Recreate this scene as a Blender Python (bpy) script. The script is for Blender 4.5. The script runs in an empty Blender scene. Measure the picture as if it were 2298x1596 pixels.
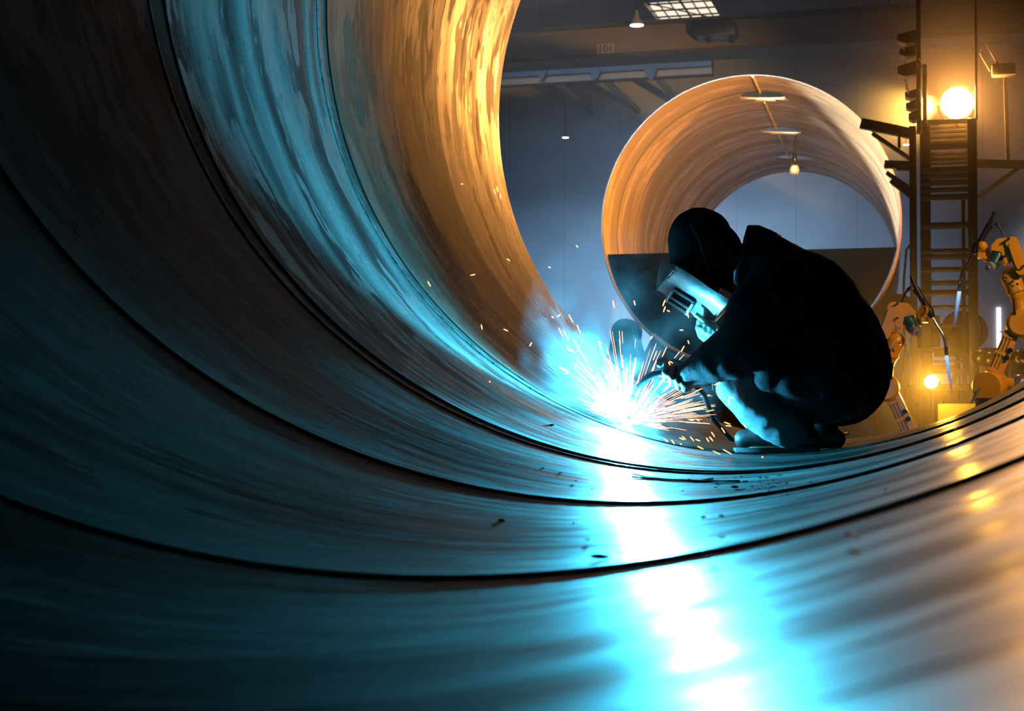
import bpy, bmesh, math, random
from mathutils import Vector, Matrix, noise
random.seed(7)
C = bpy.context.scene.collection
PI = math.pi
# ---------------------------------------------------------------- camera model
F = 3500.0; W0, H0 = 2298.0, 1596.0
RP = 1.6                                   # inner radius of the big pipe
ZC = 2.1                                   # height of the pipe axes over the hall floor
RM = ((0.96288875, -0.00678184, -0.2698134), (0.0, 0.99968426, -0.02512736), (0.26989861, 0.02419485, 0.96258472))
CAM = Vector((0.35994 * RP, 0.0, ZC - 0.87734 * RP))
def ray(u, v):
    a, b = (u - W0 / 2) / F, (v - H0 / 2) / F
    c = [RM[i][0] * a + RM[i][1] * b + RM[i][2] for i in range(3)]
    return Vector((c[0], c[2], -c[1]))
def P(u, v, y):                            # the place seen along (u, v) at distance y down the hall
    d = ray(u, v)
    return CAM + d * (y / d.y)
def S(y): return y / (ray(1750, 700).y * F)   # metres per unit of the frame at distance y
def proj(p):
    d = Vector(p) - CAM; c = (d.x, -d.z, d.y)
    k = [sum(RM[i][j] * c[i] for i in range(3)) for j in range(3)]
    return (W0 / 2 + F * k[0] / k[2], H0 / 2 + F * k[1] / k[2])
def hit(u, v, c, ax, r):                   # far hit of the view ray on a cylinder wall
    d = ray(u, v); ax = Vector(ax).normalized(); o = CAM - Vector(c)
    dp = d - ax * d.dot(ax); op = o - ax * o.dot(ax)
    A, B, D = dp.dot(dp), dp.dot(op), op.dot(op) - r * r
    t = (-B + math.sqrt(max(0, B * B - A * D))) / A
    return CAM + d * t
AX1 = Vector((0, 0, ZC))
# ---------------------------------------------------------------- objects
def tag(o, label=None, cat=None, group=None, kind=None):
    if label: o['label'] = label
    if cat: o['category'] = cat
    if group: o['group'] = group
    if kind: o['kind'] = kind
    return o
def thing(name, loc, label, cat, group=None):
    o = bpy.data.objects.new(name, None); o.empty_display_size = 0.1
    C.objects.link(o); o.location = loc
    return tag(o, label, cat, group)
def origin(o):
    v = Vector((0, 0, 0))
    while o is not None: v += o.location; o = o.parent
    return v
def frame_of(d, up=(0, 0, 1)):
    d = Vector(d).normalized(); up = Vector(up)
    if abs(d.dot(up)) > 0.95: up = Vector((0, 1, 0)) if abs(d.y) < .9 else Vector((1, 0, 0))
    x = up.cross(d).normalized(); y = d.cross(x)
    return x, y, d
class MB:
    def __init__(s): s.bm = bmesh.new()
    def box(s, c, size, rot=None, bevel=0.0):
        m = Matrix.Translation(Vector(c)) @ (rot.to_4x4() if rot else Matrix()) @ Matrix.Diagonal((*size, 1))
        r = bmesh.ops.create_cube(s.bm, size=1, matrix=m)
        if bevel:
            es = list({e for v in r['verts'] for e in v.link_edges})
            bmesh.ops.bevel(s.bm, geom=es, offset=bevel, segments=2, affect='EDGES', profile=0.6)
        return s
    def beam(s, a, b, w, h, up=(0, 0, 1), bevel=0.0):
        a, b = Vector(a), Vector(b); x, y, z = frame_of(b - a, up)
        rot = Matrix((x, y, z)).transposed()
        return s.box((a + b) / 2, (w, h, (b - a).length), rot, bevel)
    def sphere(s, c, r, seg=20, ring=12, rot=None):
        r = (r, r, r) if not hasattr(r, '__len__') else r
        m = Matrix.Translation(Vector(c)) @ (rot.to_4x4() if rot else Matrix()) @ Matrix.Diagonal((*r, 1))
        bmesh.ops.create_uvsphere(s.bm, u_segments=seg, v_segments=ring, radius=1, matrix=m); return s
    def tube(s, pts, rad, seg=12, caps=True):
        pts = [Vector(p) for p in pts]; n = len(pts)
        rad = [rad] * n if not hasattr(rad, '__len__') else rad
        x = None; rings = []
        for i, p in enumerate(pts):
            d = (pts[min(i + 1, n - 1)] - pts[max(i - 1, 0)]).normalized()
            if x is None: x = frame_of(d)[0]
            x = (x - d * x.dot(d)).normalized(); y = d.cross(x)
            rings.append([s.bm.verts.new(p + (x * math.cos(2 * PI * k / seg) + y * math.sin(2 * PI * k / seg)) * rad[i]) for k in range(seg)])
        for a, b in zip(rings, rings[1:]):
            for k in range(seg): s.bm.faces.new((a[k], a[(k + 1) % seg], b[(k + 1) % seg], b[k]))
        if caps: s.bm.faces.new(rings[0][::-1]); s.bm.faces.new(rings[-1])
        return s
    def caps(s, pts, rad, seg=16):          # tapered limb with round ends (for fused bodies)
        rad = [rad] * len(pts) if not hasattr(rad, '__len__') else rad
        s.tube(pts, rad, seg)
        for p, r in zip(pts, rad): s.sphere(p, r, seg, 10)
        return s
    def lathe(s, prof, c, ax, seg=32, closed=False):   # prof: (distance along axis, radius)
        x, y, z = frame_of(ax); c = Vector(c); rings = []
        for (h, r) in prof:
            if r <= 1e-6: rings.append([s.bm.verts.new(c + z * h)])
            else: rings.append([s.bm.verts.new(c + z * h + (x * math.cos(2 * PI * k / seg) + y * math.sin(2 * PI * k / seg)) * r) for k in range(seg)])
        pr = list(zip(rings, rings[1:])) + ([(rings[-1], rings[0])] if closed else [])
        for a, b in pr:
            for k in range(seg):
                l = (k + 1) % seg
                if len(a) == 1 and len(b) == 1: continue
                if len(a) == 1: s.bm.faces.new((a[0], b[l], b[k]))
                elif len(b) == 1: s.bm.faces.new((a[k], a[l], b[0]))
                else: s.bm.faces.new((a[k], a[l], b[l], b[k]))
        return s
    def prism(s, poly, vec):
        vec = Vector(vec); a = [s.bm.verts.new(Vector(p)) for p in poly]; b = [s.bm.verts.new(Vector(p) + vec) for p in poly]
        n = len(poly); s.bm.faces.new(a); s.bm.faces.new(b[::-1])
        for k in range(n): s.bm.faces.new((a[k], b[k], b[(k + 1) % n], a[(k + 1) % n]))
        return s
    def build(s, name, mat, parent=None, smooth=True, at=None, kind=None, normals=True):
        if normals: bmesh.ops.recalc_face_normals(s.bm, faces=s.bm.faces[:])
        o0 = origin(parent) if parent else (Vector(at) if at is not None else Vector((0, 0, 0)))
        bmesh.ops.translate(s.bm, verts=s.bm.verts[:], vec=-o0)
        me = bpy.data.meshes.new(name); s.bm.to_mesh(me); s.bm.free()
        me.materials.append(mat)
        o = bpy.data.objects.new(name, me); C.objects.link(o)
        if parent: o.parent = parent
        elif at is not None: o.location = at
        if smooth:
            for p in me.polygons: p.use_smooth = True
            try: me.set_sharp_from_angle(angle=math.radians(38))
            except Exception: pass
        if kind: o['kind'] = kind
        return o
def remesh(o, voxel, smooth=6, disp=0.0, scale=0.15):
    m = o.modifiers.new('r', 'REMESH'); m.mode = 'VOXEL'; m.voxel_size = voxel; m.use_smooth_shade = True
    m = o.modifiers.new('s', 'SMOOTH'); m.factor = 0.6; m.iterations = smooth
    if disp:
        t = bpy.data.textures.new('folds', 'CLOUDS'); t.noise_scale = scale; t.noise_depth = 3
        m = o.modifiers.new('d', 'DISPLACE'); m.texture = t; m.strength = disp; m.mid_level = 0.5
    dg = bpy.context.evaluated_depsgraph_get(); dg.update()
    me = bpy.data.meshes.new_from_object(o.evaluated_get(dg)); old = o.data
    mats = [mm for mm in old.materials]
    o.modifiers.clear(); o.data = me
    if not me.materials:
        for mm in mats: me.materials.append(mm)
    for p in me.polygons: p.use_smooth = True
    return o
# ---------------------------------------------------------------- materials
class NT:
    def __init__(s, name):
        s.m = bpy.data.materials.new(name); s.m.use_nodes = True; s.t = s.m.node_tree; s.n = s.t.nodes; s.l = s.t.links
        s.b = s.n.get('Principled BSDF'); s.out = s.n.get('Material Output')
    def node(s, ty, **kw):
        n = s.n.new(ty)
        for k, v in kw.items():
            if k.startswith('i_'):
                k2 = k[2:]; k2 = int(k2) if k2.isdigit() else k2.replace('_', ' ')
                s.put(n.inputs[k2], v)
            else: setattr(n, k, v)
        return n
    def put(s, inp, v):
        if isinstance(v, bpy.types.NodeSocket): s.l.new(v, inp)
        else: inp.default_value = v
    def math(s, op, a, b=0.0, c=0.0, clamp=False):
        n = s.n.new('ShaderNodeMath'); n.operation = op; n.use_clamp = clamp
        s.put(n.inputs[0], a); s.put(n.inputs[1], b); s.put(n.inputs[2], c); return n.outputs[0]
    def ramp(s, fac, stops):
        n = s.n.new('ShaderNodeValToRGB'); s.put(n.inputs[0], fac); e = n.color_ramp.elements
        while len(e) < len(stops): e.new(0.5)
        for q, (p, c) in zip(e, stops): q.position = p; q.color = (*c, 1) if hasattr(c, '__len__') else (c, c, c, 1)
        return n.outputs[0]
    def noise(s, vec, scale, detail=4, rough=0.55):
        n = s.n.new('ShaderNodeTexNoise'); s.put(n.inputs['Vector'], vec); n.inputs['Scale'].default_value = scale
        n.inputs['Detail'].default_value = detail; n.inputs['Roughness'].default_value = rough; return n.outputs['Fac']
    def mix(s, fac, a, b):
        n = s.n.new('ShaderNodeMix'); n.data_type = 'RGBA'; s.put(n.inputs[0], fac)
        s.put(n.inputs[6], (*a, 1) if isinstance(a, tuple) else a); s.put(n.inputs[7], (*b, 1) if isinstance(b, tuple) else b); return n.outputs[2]
    def obj(s): return s.n.new('ShaderNodeTexCoord').outputs['Object']
    def bump(s, h, strength, dist=0.01):
        n = s.n.new('ShaderNodeBump'); s.put(n.inputs['Height'], h); n.inputs['Strength'].default_value = strength; n.inputs['Distance'].default_value = dist
        s.l.new(n.outputs[0], s.b.inputs['Normal'])
def simple(name, col, rough=0.5, metal=0.0, var=0.25, scale=20, bump=0.15, spec=0.5):
    t = NT(name); o = t.obj(); f = t.noise(o, scale, 5)
    c0 = tuple(max(0, x * (1 - var)) for x in col); c1 = tuple(min(1, x * (1 + var)) for x in col)
    t.put(t.b.inputs['Base Color'], t.ramp(f, [(0.3, c0), (0.7, c1)]))
    t.put(t.b.inputs['Roughness'], t.ramp(f, [(0.25, max(0, rough - .12)), (0.75, min(1, rough + .12))]))
    t.b.inputs['Metallic'].default_value = metal; t.b.inputs['Specular IOR Level'].default_value = spec
    if bump: t.bump(t.noise(o, scale * 3, 4), bump, 0.004)
    return t.m
def glow(name, col, strength, sample=True):
    t = NT(name); t.b.inputs['Base Color'].default_value = (0, 0, 0, 1)
    t.b.inputs['Emission Color'].default_value = (*col, 1); t.b.inputs['Emission Strength'].default_value = strength
    if not sample: t.m.cycles.emission_sampling = 'NONE'
    return t.m
def pipe_steel(name, seed, a, b, c, rough=(0.28, 0.5), metal=0.9, bands=5.0, bump=0.3):
    """rolled plate: mill-scale bands running round the pipe (the local axis is Y, angle from X/Z)"""
    t = NT(name); o = t.obj(); sp = t.node('ShaderNodeSeparateXYZ'); t.put(sp.inputs[0], o)
    x, y, z = sp.outputs
    ang = t.math('ARCTAN2', x, t.math('MULTIPLY', z, -1.0))           # 0 at the bottom, seam hidden at the top
    def vec(ka, ky, s):
        n = t.node('ShaderNodeCombineXYZ'); t.put(n.inputs[0], t.math('MULTIPLY', ang, ka)); t.put(n.inputs[1], t.math('MULTIPLY', y, ky)); n.inputs[2].default_value = s; return n.outputs[0]
    wob = t.math('MULTIPLY', t.math('SUBTRACT', t.noise(vec(1.6, 1.5, seed + 3), 1.0, 1), 0.5), 0.35)
    n = t.node('ShaderNodeCombineXYZ'); t.put(n.inputs[0], t.math('MULTIPLY', ang, 0.35)); t.put(n.inputs[1], t.math('MULTIPLY', t.math('ADD', y, wob), bands)); n.inputs[2].default_value = seed
    band = t.noise(n.outputs[0], 1.0, 1, 0.5)                           # broad bands
    streak = t.noise(vec(5, 42, seed + 7), 1.0, 2, 0.65)                # drawn-out streaks
    patch = t.noise(vec(4.5, 9, seed + 11), 1.0, 3, 0.68)               # flaking scale with crisp edges
    pits = t.noise(vec(22, 60, seed + 17), 1.0, 1, 0.6)
    col = t.ramp(band, [(0.38, a), (0.455, b), (0.52, c), (0.60, a)])
    col = t.mix(t.ramp(patch, [(0.50, 0.0), (0.53, 0.75)]), col, tuple(q * 0.42 for q in b))
    col = t.mix(t.ramp(streak, [(0.35, 0.0), (0.75, 0.55)]), col, tuple(q * 0.55 for q in a))
    col = t.mix(t.ramp(pits, [(0.70, 0.0), (0.76, 0.8)]), col, (0.012, 0.012, 0.012))
    t.put(t.b.inputs['Base Color'], col)
    r = t.ramp(band, [(0.3, rough[1]), (0.5, rough[0]), (0.7, rough[1] + .05)])
    r = t.math('ADD', r if False else t.math('MULTIPLY', r, 1.0), t.math('MULTIPLY', t.math('SUBTRACT', streak, 0.5), 0.22))
    r = t.math('ADD', r, t.ramp(patch, [(0.50, 0.0), (0.53, 0.12)]), clamp=True)
    t.put(t.b.inputs['Roughness'], r)
    t.b.inputs['Metallic'].default_value = metal
    h = t.noise(vec(3.5, 9, seed + 23), 1.0, 3, 0.6)
    t.bump(h, bump, 0.02)
    return t.m
# ================================================================ THE PLACE
ARC_RGB = (0.05, 0.60, 0.95)
WARM_RGB = (1.0, 0.40, 0.07)
# ---------------------------------------------------------------- the big pipe the camera stands in
YS = [1.592, 2.791, 3.993, 5.256, 6.537]; YEND = 7.578
edges = [-3.0, 0.35] + YS + [YEND]
steel_a = pipe_steel('shade_dark_plate', 1.0, (0.035, 0.035, 0.034), (0.12, 0.117, 0.112), (0.07, 0.07, 0.067), rough=(0.28, 0.38), bump=0.13)
steel_b = pipe_steel('lit_scaled_plate', 5.3, (0.06, 0.06, 0.06), (0.48, 0.47, 0.45), (0.25, 0.24, 0.23), rough=(0.24, 0.38), bands=3.6)
steel_c = pipe_steel('lit_rusty_plate', 9.1, (0.20, 0.15, 0.11), (0.46, 0.37, 0.27), (0.32, 0.23, 0.16), rough=(0.26, 0.40), metal=0.75, bands=3.2, bump=0.12)
steel_e = pipe_steel('shade_brown_plate', 2.6, (0.09, 0.07, 0.055), (0.24, 0.20, 0.16), (0.15, 0.12, 0.09), rough=(0.26, 0.40), metal=0.8, bands=3.6, bump=0.15)
dark_weld = simple('dark_weld', (0.03, 0.028, 0.026), 0.6, 0.6)
bright_bead = simple('bright_bead', (0.5, 0.48, 0.44), 0.3, 0.9)
pipe = thing('steel_pipe', (0, YEND, ZC - RP - 0.03), 'huge rolled steel pipe filling the foreground, seen from inside with dark ring seams', 'pipe')
def ring_section(y0, y1, dr, first):
    n = 28; prof = []
    for k in range(n + 1):
        t = k / n; t = t * t * (3 - 2 * t); y = y0 + (y1 - y0) * t
        lip = 0.0 if first else 0.0025 * math.exp(-(y - y0) / 0.07)
        dip = -0.0015 * math.exp(-(y1 - y) / 0.12)
        wave = 0.002 * math.sin((y - y0) * 7.0 + dr * 900)
        prof.append((y, RP + dr - lip - dip + wave))
    prof.append((y1, RP + 0.035)); prof.append((y0, RP + 0.035))
    return prof
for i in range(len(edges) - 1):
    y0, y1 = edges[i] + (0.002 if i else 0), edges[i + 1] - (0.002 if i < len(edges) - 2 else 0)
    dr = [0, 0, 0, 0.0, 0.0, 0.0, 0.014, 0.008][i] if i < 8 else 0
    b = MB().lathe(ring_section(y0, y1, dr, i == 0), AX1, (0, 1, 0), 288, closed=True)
    mat = [steel_a, steel_a, steel_a, steel_a, steel_b, steel_e, steel_c, steel_c][i]  # section tones carry light
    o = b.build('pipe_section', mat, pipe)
    # keep the plate pattern running round the pipe axis: origin of the mesh on the axis
    off = Vector((0, 0, ZC)) - origin(pipe); off.y = 0
    for v in o.data.vertices: v.co -= off
    o.location = off
    if i == 6: o['label'] = 'orange-lit section with scaly brown streaks'
for y in YS:
    MB().lathe([(y - .0024, RP + .006), (y, RP + .009), (y + .0024, RP + .006), (y + .0024, RP + .03), (y - .0024, RP + .03)], AX1, (0, 1, 0), 288, closed=True).build('weld_seam', dark_weld, pipe)
for y in (5.172, 3.90):
    MB().lathe([(y + .0035 * math.cos(a), RP + .001 - .0035 * math.sin(a)) for a in [k * PI / 3 for k in range(6)]], AX1, (0, 1, 0), 288, closed=True).build('weld_bead', bright_bead, pipe)
# ---------------------------------------------------------------- the second pipe down the hall
A2 = Vector((0.0, 1.0, 0.0))
c_cam = Vector((1.59478 * RP, -0.89679 * RP, 10.55045 * RP))
_c = [sum(RM[i][j] * c_cam[j] for j in range(3)) for i in range(3)]
C2 = CAM + Vector((_c[0], _c[2], -_c[1]))
ax_c = Vector((-0.03371695, 0.99941519, 0.00569553)).normalized(); A2 = ax_c
L2 = 4.88455 * RP
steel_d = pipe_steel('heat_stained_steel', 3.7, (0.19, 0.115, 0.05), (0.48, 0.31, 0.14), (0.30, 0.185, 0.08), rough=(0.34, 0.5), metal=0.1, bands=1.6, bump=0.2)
pipe2 = thing('steel_pipe', C2 - Vector((0, 0, RP + 0.02)), 'second steel pipe down the hall, open end glowing orange and white inside', 'pipe')
x2, y2, z2 = frame_of(A2)
b = MB(); n = 44; prof = []
for k in range(n + 1):
    s = .006 + (L2 - .006) * k / n; prof.append((s, RP))
prof += [(L2, RP + .02), (.05, RP + .02), (.006, RP + .006)]
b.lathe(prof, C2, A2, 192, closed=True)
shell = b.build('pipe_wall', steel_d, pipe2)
rot_to = Matrix((Vector((1, 0, 0)), A2, Vector((0, 0, 1)))).transposed()   # close enough to a rotation (axis 2 degrees off Y)
off = C2 - origin(pipe2)
for v in shell.data.vertices: v.co -= off
shell.location = off
# openings cut in its top
cut = MB()
for (ua, ub, vv) in ((1655, 1769, 219), (1701, 1806, 297), (1736, 1831, 359)):
    pa, pb = hit(ua, vv, C2, A2, RP), hit(ub, vv, C2, A2, RP); m = (pa + pb) / 2
    cut.lathe([(-.6, 0), (-.6, .26), (.8, .26), (.8, 0)], Vector((m.x, m.y, m.z)), (m - (C2 + A2 * (m - C2).dot(A2))), 48)
co = cut.build('cutter', dark_weld); md = shell.modifiers.new('b', 'BOOLEAN'); md.object = co; md.operation = 'DIFFERENCE'; md.solver = 'EXACT'
dg = bpy.context.evaluated_depsgraph_get(); dg.update(); me = bpy.data.meshes.new_from_object(shell.evaluated_get(dg)); shell.modifiers.clear(); shell.data = me
bpy.data.objects.remove(co)
def on2(s, ang, r):                        # ang measured from the top, towards +x
    up = Vector((0, 0, 1)); up = (up - A2 * up.dot(A2)).normalized(); sx = A2.cross(up)
    return C2 + A2 * s + (up * math.cos(ang) + sx * math.sin(ang)) * r
for s in (0.95, 2.15, 3.4, 4.65, 5.9, 6.9):
    MB().lathe([(s - .009, RP - .001), (s, RP - .006), (s + .009, RP - .001), (s + .009, RP + .005), (s - .009, RP + .005)], C2, A2, 192, closed=True).build('weld_seam', dark_weld, pipe2)
MB().lathe([(-.004, RP - .001), (-.004, RP + .008), (.007, RP + .008), (.007, RP - .001)], C2, A2, 192, closed=True).build('cut_edge', dark_weld, pipe2)['label'] = 'dark flame-cut edge of the pipe mouth'
# axial seam: a rough golden bead, in lengths between the openings
pts = [hit(1690, 174, C2, A2, RP - .004), hit(1722, 224, C2, A2, RP - .004), hit(1765, 335, C2, A2, RP - .004)]
def c_ang(p): q = p - C2; up = Vector((0, 0, 1)); return math.atan2(q.dot(A2.cross(up)), q.dot(up))
a0 = c_ang(pts[0]); gold_bead = simple('golden_weld', (0.85, 0.50, 0.16), 0.4, 0.7, 0.3, 60, 0.5)
hs = [(hit((ua + ub) / 2, vv, C2, A2, RP) - C2).dot(A2) for (ua, ub, vv) in ((1655, 1769, 219), (1701, 1806, 297), (1736, 1831, 359))]
lim = [0.01, hs[0] - .3, hs[0] + .3, hs[1] - .3, hs[1] + .3, hs[2] - .3, hs[2] + .3, L2 - .02]
for k in range(0, 8, 2):
    if lim[k + 1] - lim[k] < .1: continue
    m = max(6, int((lim[k + 1] - lim[k]) / .03)); pp = [on2(lim[k] + (lim[k + 1] - lim[k]) * j / m, a0, RP - .002) for j in range(m + 1)]
    MB().tube(pp, [.011 + .006 * random.random() for _ in pp], 8).build('weld_bead', gold_bead, pipe2)['label'] = 'golden lengthwise weld bead'
# band of green primer inside
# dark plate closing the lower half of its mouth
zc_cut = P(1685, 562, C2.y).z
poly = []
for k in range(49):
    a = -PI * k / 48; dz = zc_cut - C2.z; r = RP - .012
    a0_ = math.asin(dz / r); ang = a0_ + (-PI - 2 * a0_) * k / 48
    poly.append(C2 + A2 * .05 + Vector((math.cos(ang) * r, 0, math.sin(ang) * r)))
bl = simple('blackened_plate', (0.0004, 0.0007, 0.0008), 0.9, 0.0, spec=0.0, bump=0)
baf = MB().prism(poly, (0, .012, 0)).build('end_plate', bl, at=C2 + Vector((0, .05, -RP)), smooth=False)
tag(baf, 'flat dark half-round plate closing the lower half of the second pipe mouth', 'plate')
# ---------------------------------------------------------------- the hall
XL, XR, YB, YF, ZT = -13.5, 9.0, 33.0, -6.0, 8.2
wall_m = NT('painted_wall'); o = wall_m.obj(); f = wall_m.noise(o, 0.6, 6)
sp = wall_m.node('ShaderNodeSeparateXYZ'); wall_m.put(sp.inputs[0], o)
wv = wall_m.math('LESS_THAN', wall_m.math('FRACT', wall_m.math('MULTIPLY', sp.outputs[0], 0.8)), 0.02)
wall_m.put(wall_m.b.inputs['Base Color'], wall_m.mix(wall_m.math('MULTIPLY', wv, 0.3), wall_m.ramp(f, [(.3, (0.36, 0.40, 0.46)), (.7, (0.50, 0.54, 0.60))]), (0.2, 0.2, 0.22)))
wall_m.b.inputs['Roughness'].default_value = 0.8
wm = wall_m.m; dark_m = simple('roof_sheet', (0.10, 0.105, 0.115), 0.8, 0, 0.2, 2, 0)
floor_m = simple('concrete_floor', (0.16, 0.155, 0.15), 0.55, 0, 0.3, 2.5, 0.2)
def st(name, mb, mat): return mb.build(name, mat, None, smooth=False, kind='structure')
st('floor', MB().box(((XL + XR) / 2, (YF + YB) / 2, -.1), (XR - XL + .4, YB - YF + .4, .2)), floor_m)
st('wall_back', MB().box(((XL + XR) / 2, YB + .1, ZT / 2), (XR - XL + .4, .2, ZT)), wm)
st('wall_left', MB().box((XL - .1, (YF + YB) / 2, ZT / 2), (.2, YB - YF, ZT)), wm)
st('wall_right', MB().box((XR + .1, (YF + YB) / 2, ZT / 2), (.2, YB - YF, ZT)), wm)
st('wall_front', MB().box(((XL + XR) / 2, YF - .1, ZT / 2), (XR - XL + .4, .2, ZT)), wm)
# roof of four slabs round the skylight opening seen at the top of the picture
def Z(u, v, z): d = ray(u, v); return CAM + d * ((z - CAM.z) / d.z)
s1, s2, s3, s4 = Z(1440, 8, ZT), Z(1598, 8, ZT), Z(1628, 54, ZT), Z(1476, 54, ZT)
sx0, sx1, sy0, sy1 = min(s1.x, s4.x), max(s2.x, s3.x), s1.y, s3.y
if sy1 > YB - .3: sy1 = YB - .3
b = MB(); b.box(((XL + sx0) / 2, (YF + YB) / 2, ZT + .1), (sx0 - XL, YB - YF, .2)); b.box(((XR + sx1) / 2, (YF + YB) / 2, ZT + .1), (XR - sx1, YB - YF, .2))
b.box(((sx0 + sx1) / 2, (YF + sy0) / 2, ZT + .1), (sx1 - sx0, sy0 - YF, .2)); b.box(((sx0 + sx1) / 2, (YB + sy1) / 2, ZT + .1), (sx1 - sx0, YB - sy1, .2))
st('ceiling', b, dark_m)
print('skylight', s1, s2, s3, s4, 'px', proj((sx0, sy0, ZT)), proj((sx1, sy1, ZT)))
# ---------------------------------------------------------------- lights
def lamp(name, ty, loc, energy, col, size=0.1, target=None, **kw):
    l = bpy.data.lights.new(name, ty); l.energy = energy; l.color = col
    if ty in ('POINT', 'SPOT'): l.shadow_soft_size = size
    if ty == 'AREA': l.size = size
    for k, v in kw.items(): setattr(l, k, v)
    o = bpy.data.objects.new(name, l); C.objects.link(o); o.location = loc
    if target is not None: o.rotation_euler = (Vector(target) - Vector(loc)).to_track_quat('-Z', 'Y').to_euler()
    return o
arc_surf = hit(1403, 962, AX1, (0, 1, 0), RP); arc_n = (Vector((0, arc_surf.y, ZC)) - arc_surf).normalized()
print('arc', arc_surf)
arc_y = 5.235
arc_surf = P(1403, 962, arc_y); q = Vector((arc_surf.x, 0, arc_surf.z - ZC)); q = q.normalized() * RP; arc_surf = Vector((q.x, arc_y, q.z + ZC))
arc_n = (Vector((0, arc_y, ZC)) - arc_surf).normalized(); ARC = arc_surf + arc_n * 0.032
lamp('arc_light', 'POINT', ARC + arc_n * 0.03, 210, ARC_RGB, 0.02)
lamp('arc_light_side', 'SPOT', ARC + arc_n * 0.035, 2500, ARC_RGB, 0.02, ARC + Vector((-1.0, -.16, .70)), spot_size=math.radians(76), spot_blend=0.7)
lamp('arc_light_low', 'SPOT', ARC + arc_n * 0.03, 900, ARC_RGB, 0.02, ARC + Vector((.16, -1.0, .04)), spot_size=math.radians(56), spot_blend=0.9)
FLOOD = P(2148, 232, 14.5); LOW = P(2090, 857, 12.6)
fwd = (Vector((-1.0, 6.5, 1.9)) - FLOOD)
lamp('flood_light', 'POINT', FLOOD + Vector((0, -.22, 0)), 250, WARM_RGB, 0.06)
lamp('flood_light_side', 'SPOT', FLOOD + Vector((-.2, -.2, -.02)), 4300, (1.0, .53, .10), 0.06, (-3.1, 20.0, 2.9), spot_size=math.radians(56), spot_blend=0.5)
lamp('flood_beam', 'SPOT', FLOOD + Vector((0, -.22, 0)), 4800, (1.0, .45, .14), 0.08, (1.6, 2.2, 1.15), spot_size=math.radians(13), spot_blend=1.0)
lamp('low_light', 'POINT', LOW + Vector((0, -.2, 0)), 110, (1.0, 0.45, 0.04), 0.05)
lamp('pipe2_fill', 'SPOT', (2.6, 14.9, 3.2), 2500, WARM_RGB, 0.05, (-3.1, 18.6, 2.6), spot_size=math.radians(40), spot_blend=0.4)  # unseen warm spot added to light the second pipe's left wall
lamp('daylight_left', 'AREA', (-6.5, 7.5, 5.4), 700, (0.86, 0.9, 1.0), 0.7, (-0.1, 19.5, 3.0), spread=math.radians(24))
lamp('hall_light', 'AREA', (-5, 26.5, 8.0), 560, (0.36, 0.66, 1.0), 6, (-5, 33, 2.5), spread=math.radians(70))
lamp('robot_fill', 'SPOT', (3.4, 8.1, 3.3), 480, (1.0, 0.66, 0.34), 0.15, (.45, 11.2, 1.1), spot_size=math.radians(34), spot_blend=0.8)  # off-frame spot added to bring warm light onto the robot arms
# ================================================================ THINGS DOWN THE HALL
black_steel = simple('black_painted_steel', (0.006, 0.0055, 0.005), 0.36, 0.2, 0.3, 12, 0.1)
brown_steel = simple('brown_painted_girder', (0.10, 0.085, 0.08), 0.7, 0.1, 0.2, 3, 0)
rail_m = simple('ochre_rail', (0.12, 0.065, 0.03), 0.7, 0.1, 0.2, 3, 0)
blue_beam = simple('blue_grey_beam', (0.02, 0.024, 0.034), 0.7, 0.1, 0.2, 3, 0)
grey_m = simple('grey_enamel', (0.25, 0.26, 0.27), 0.4, 0.2)
# crane girder with its number plate
g = thing('crane_girder', P(1500, 120, 25), 'brown overhead crane girder crossing high behind the pipes, with a pale number plate', 'crane')
a, b_ = P(1085, 118, 25), P(2330, 118, 25); hh = 62 / F * 25
a.x = XL + .02; b_.x = XR - .02
MB().box(((a.x + b_.x) / 2, 25, a.z), (b_.x - a.x, .5, hh)).build('girder_web', brown_steel, g, smooth=False)
MB().box(((a.x + b_.x) / 2, 25, a.z + hh / 2 + .03), (b_.x - a.x, .7, .06)).build('top_flange', blue_beam, g, smooth=False)
MB().box(((a.x + b_.x) / 2, 25, a.z - hh / 2 - .03), (b_.x - a.x, .7, .06)).build('bottom_flange', blue_beam, g, smooth=False)
pc = P(1359, 110, 24.73); pl = MB().box(pc, (.28, .02, .17), bevel=.004).build('number_plate', simple('white_plate', (0.22, 0.21, 0.20), 0.6, 0, .05, 10, 0), g, smooth=False)
cu = bpy.data.curves.new('digits', 'FONT'); cu.body = '101'; cu.size = .17; cu.align_x = 'CENTER'; cu.align_y = 'CENTER'; cu.extrude = .003
to = bpy.data.objects.new('digits', cu); C.objects.link(to); dg = bpy.context.evaluated_depsgraph_get(); dg.update()
me = bpy.data.meshes.new_from_object(to.evaluated_get(dg)); bpy.data.objects.remove(to); me.materials.clear(); me.materials.append(black_steel)
me.transform(Matrix.Rotation(PI / 2, 4, 'X'))
do = bpy.data.objects.new('digits', me); C.objects.link(do); do.parent = pl; do.location = pc + Vector((0, -.013, 0)) - origin(g)
# hoist trolley lump on top of it
t = thing('hoist_trolley', P(1613, 88, 24.25), 'dark hoist trolley sitting on the brown overhead crane girder', 'hoist')
MB().box(P(1610, 72, 24.25), (.62, .5, .2), bevel=.03).build('hoist_body', black_steel, t)
MB().tube([P(1578, 76, 24.2), P(1600, 76, 24.2)], .09, 16).build('hoist_drum', blue_beam, t)
for uu in (1590, 1640): MB().lathe([(0, 0), (0, .06), (.05, .06), (.05, 0)], P(uu, 88, 24.0), (0, 1, 0), 20).build('wheel', black_steel, t)
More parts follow.
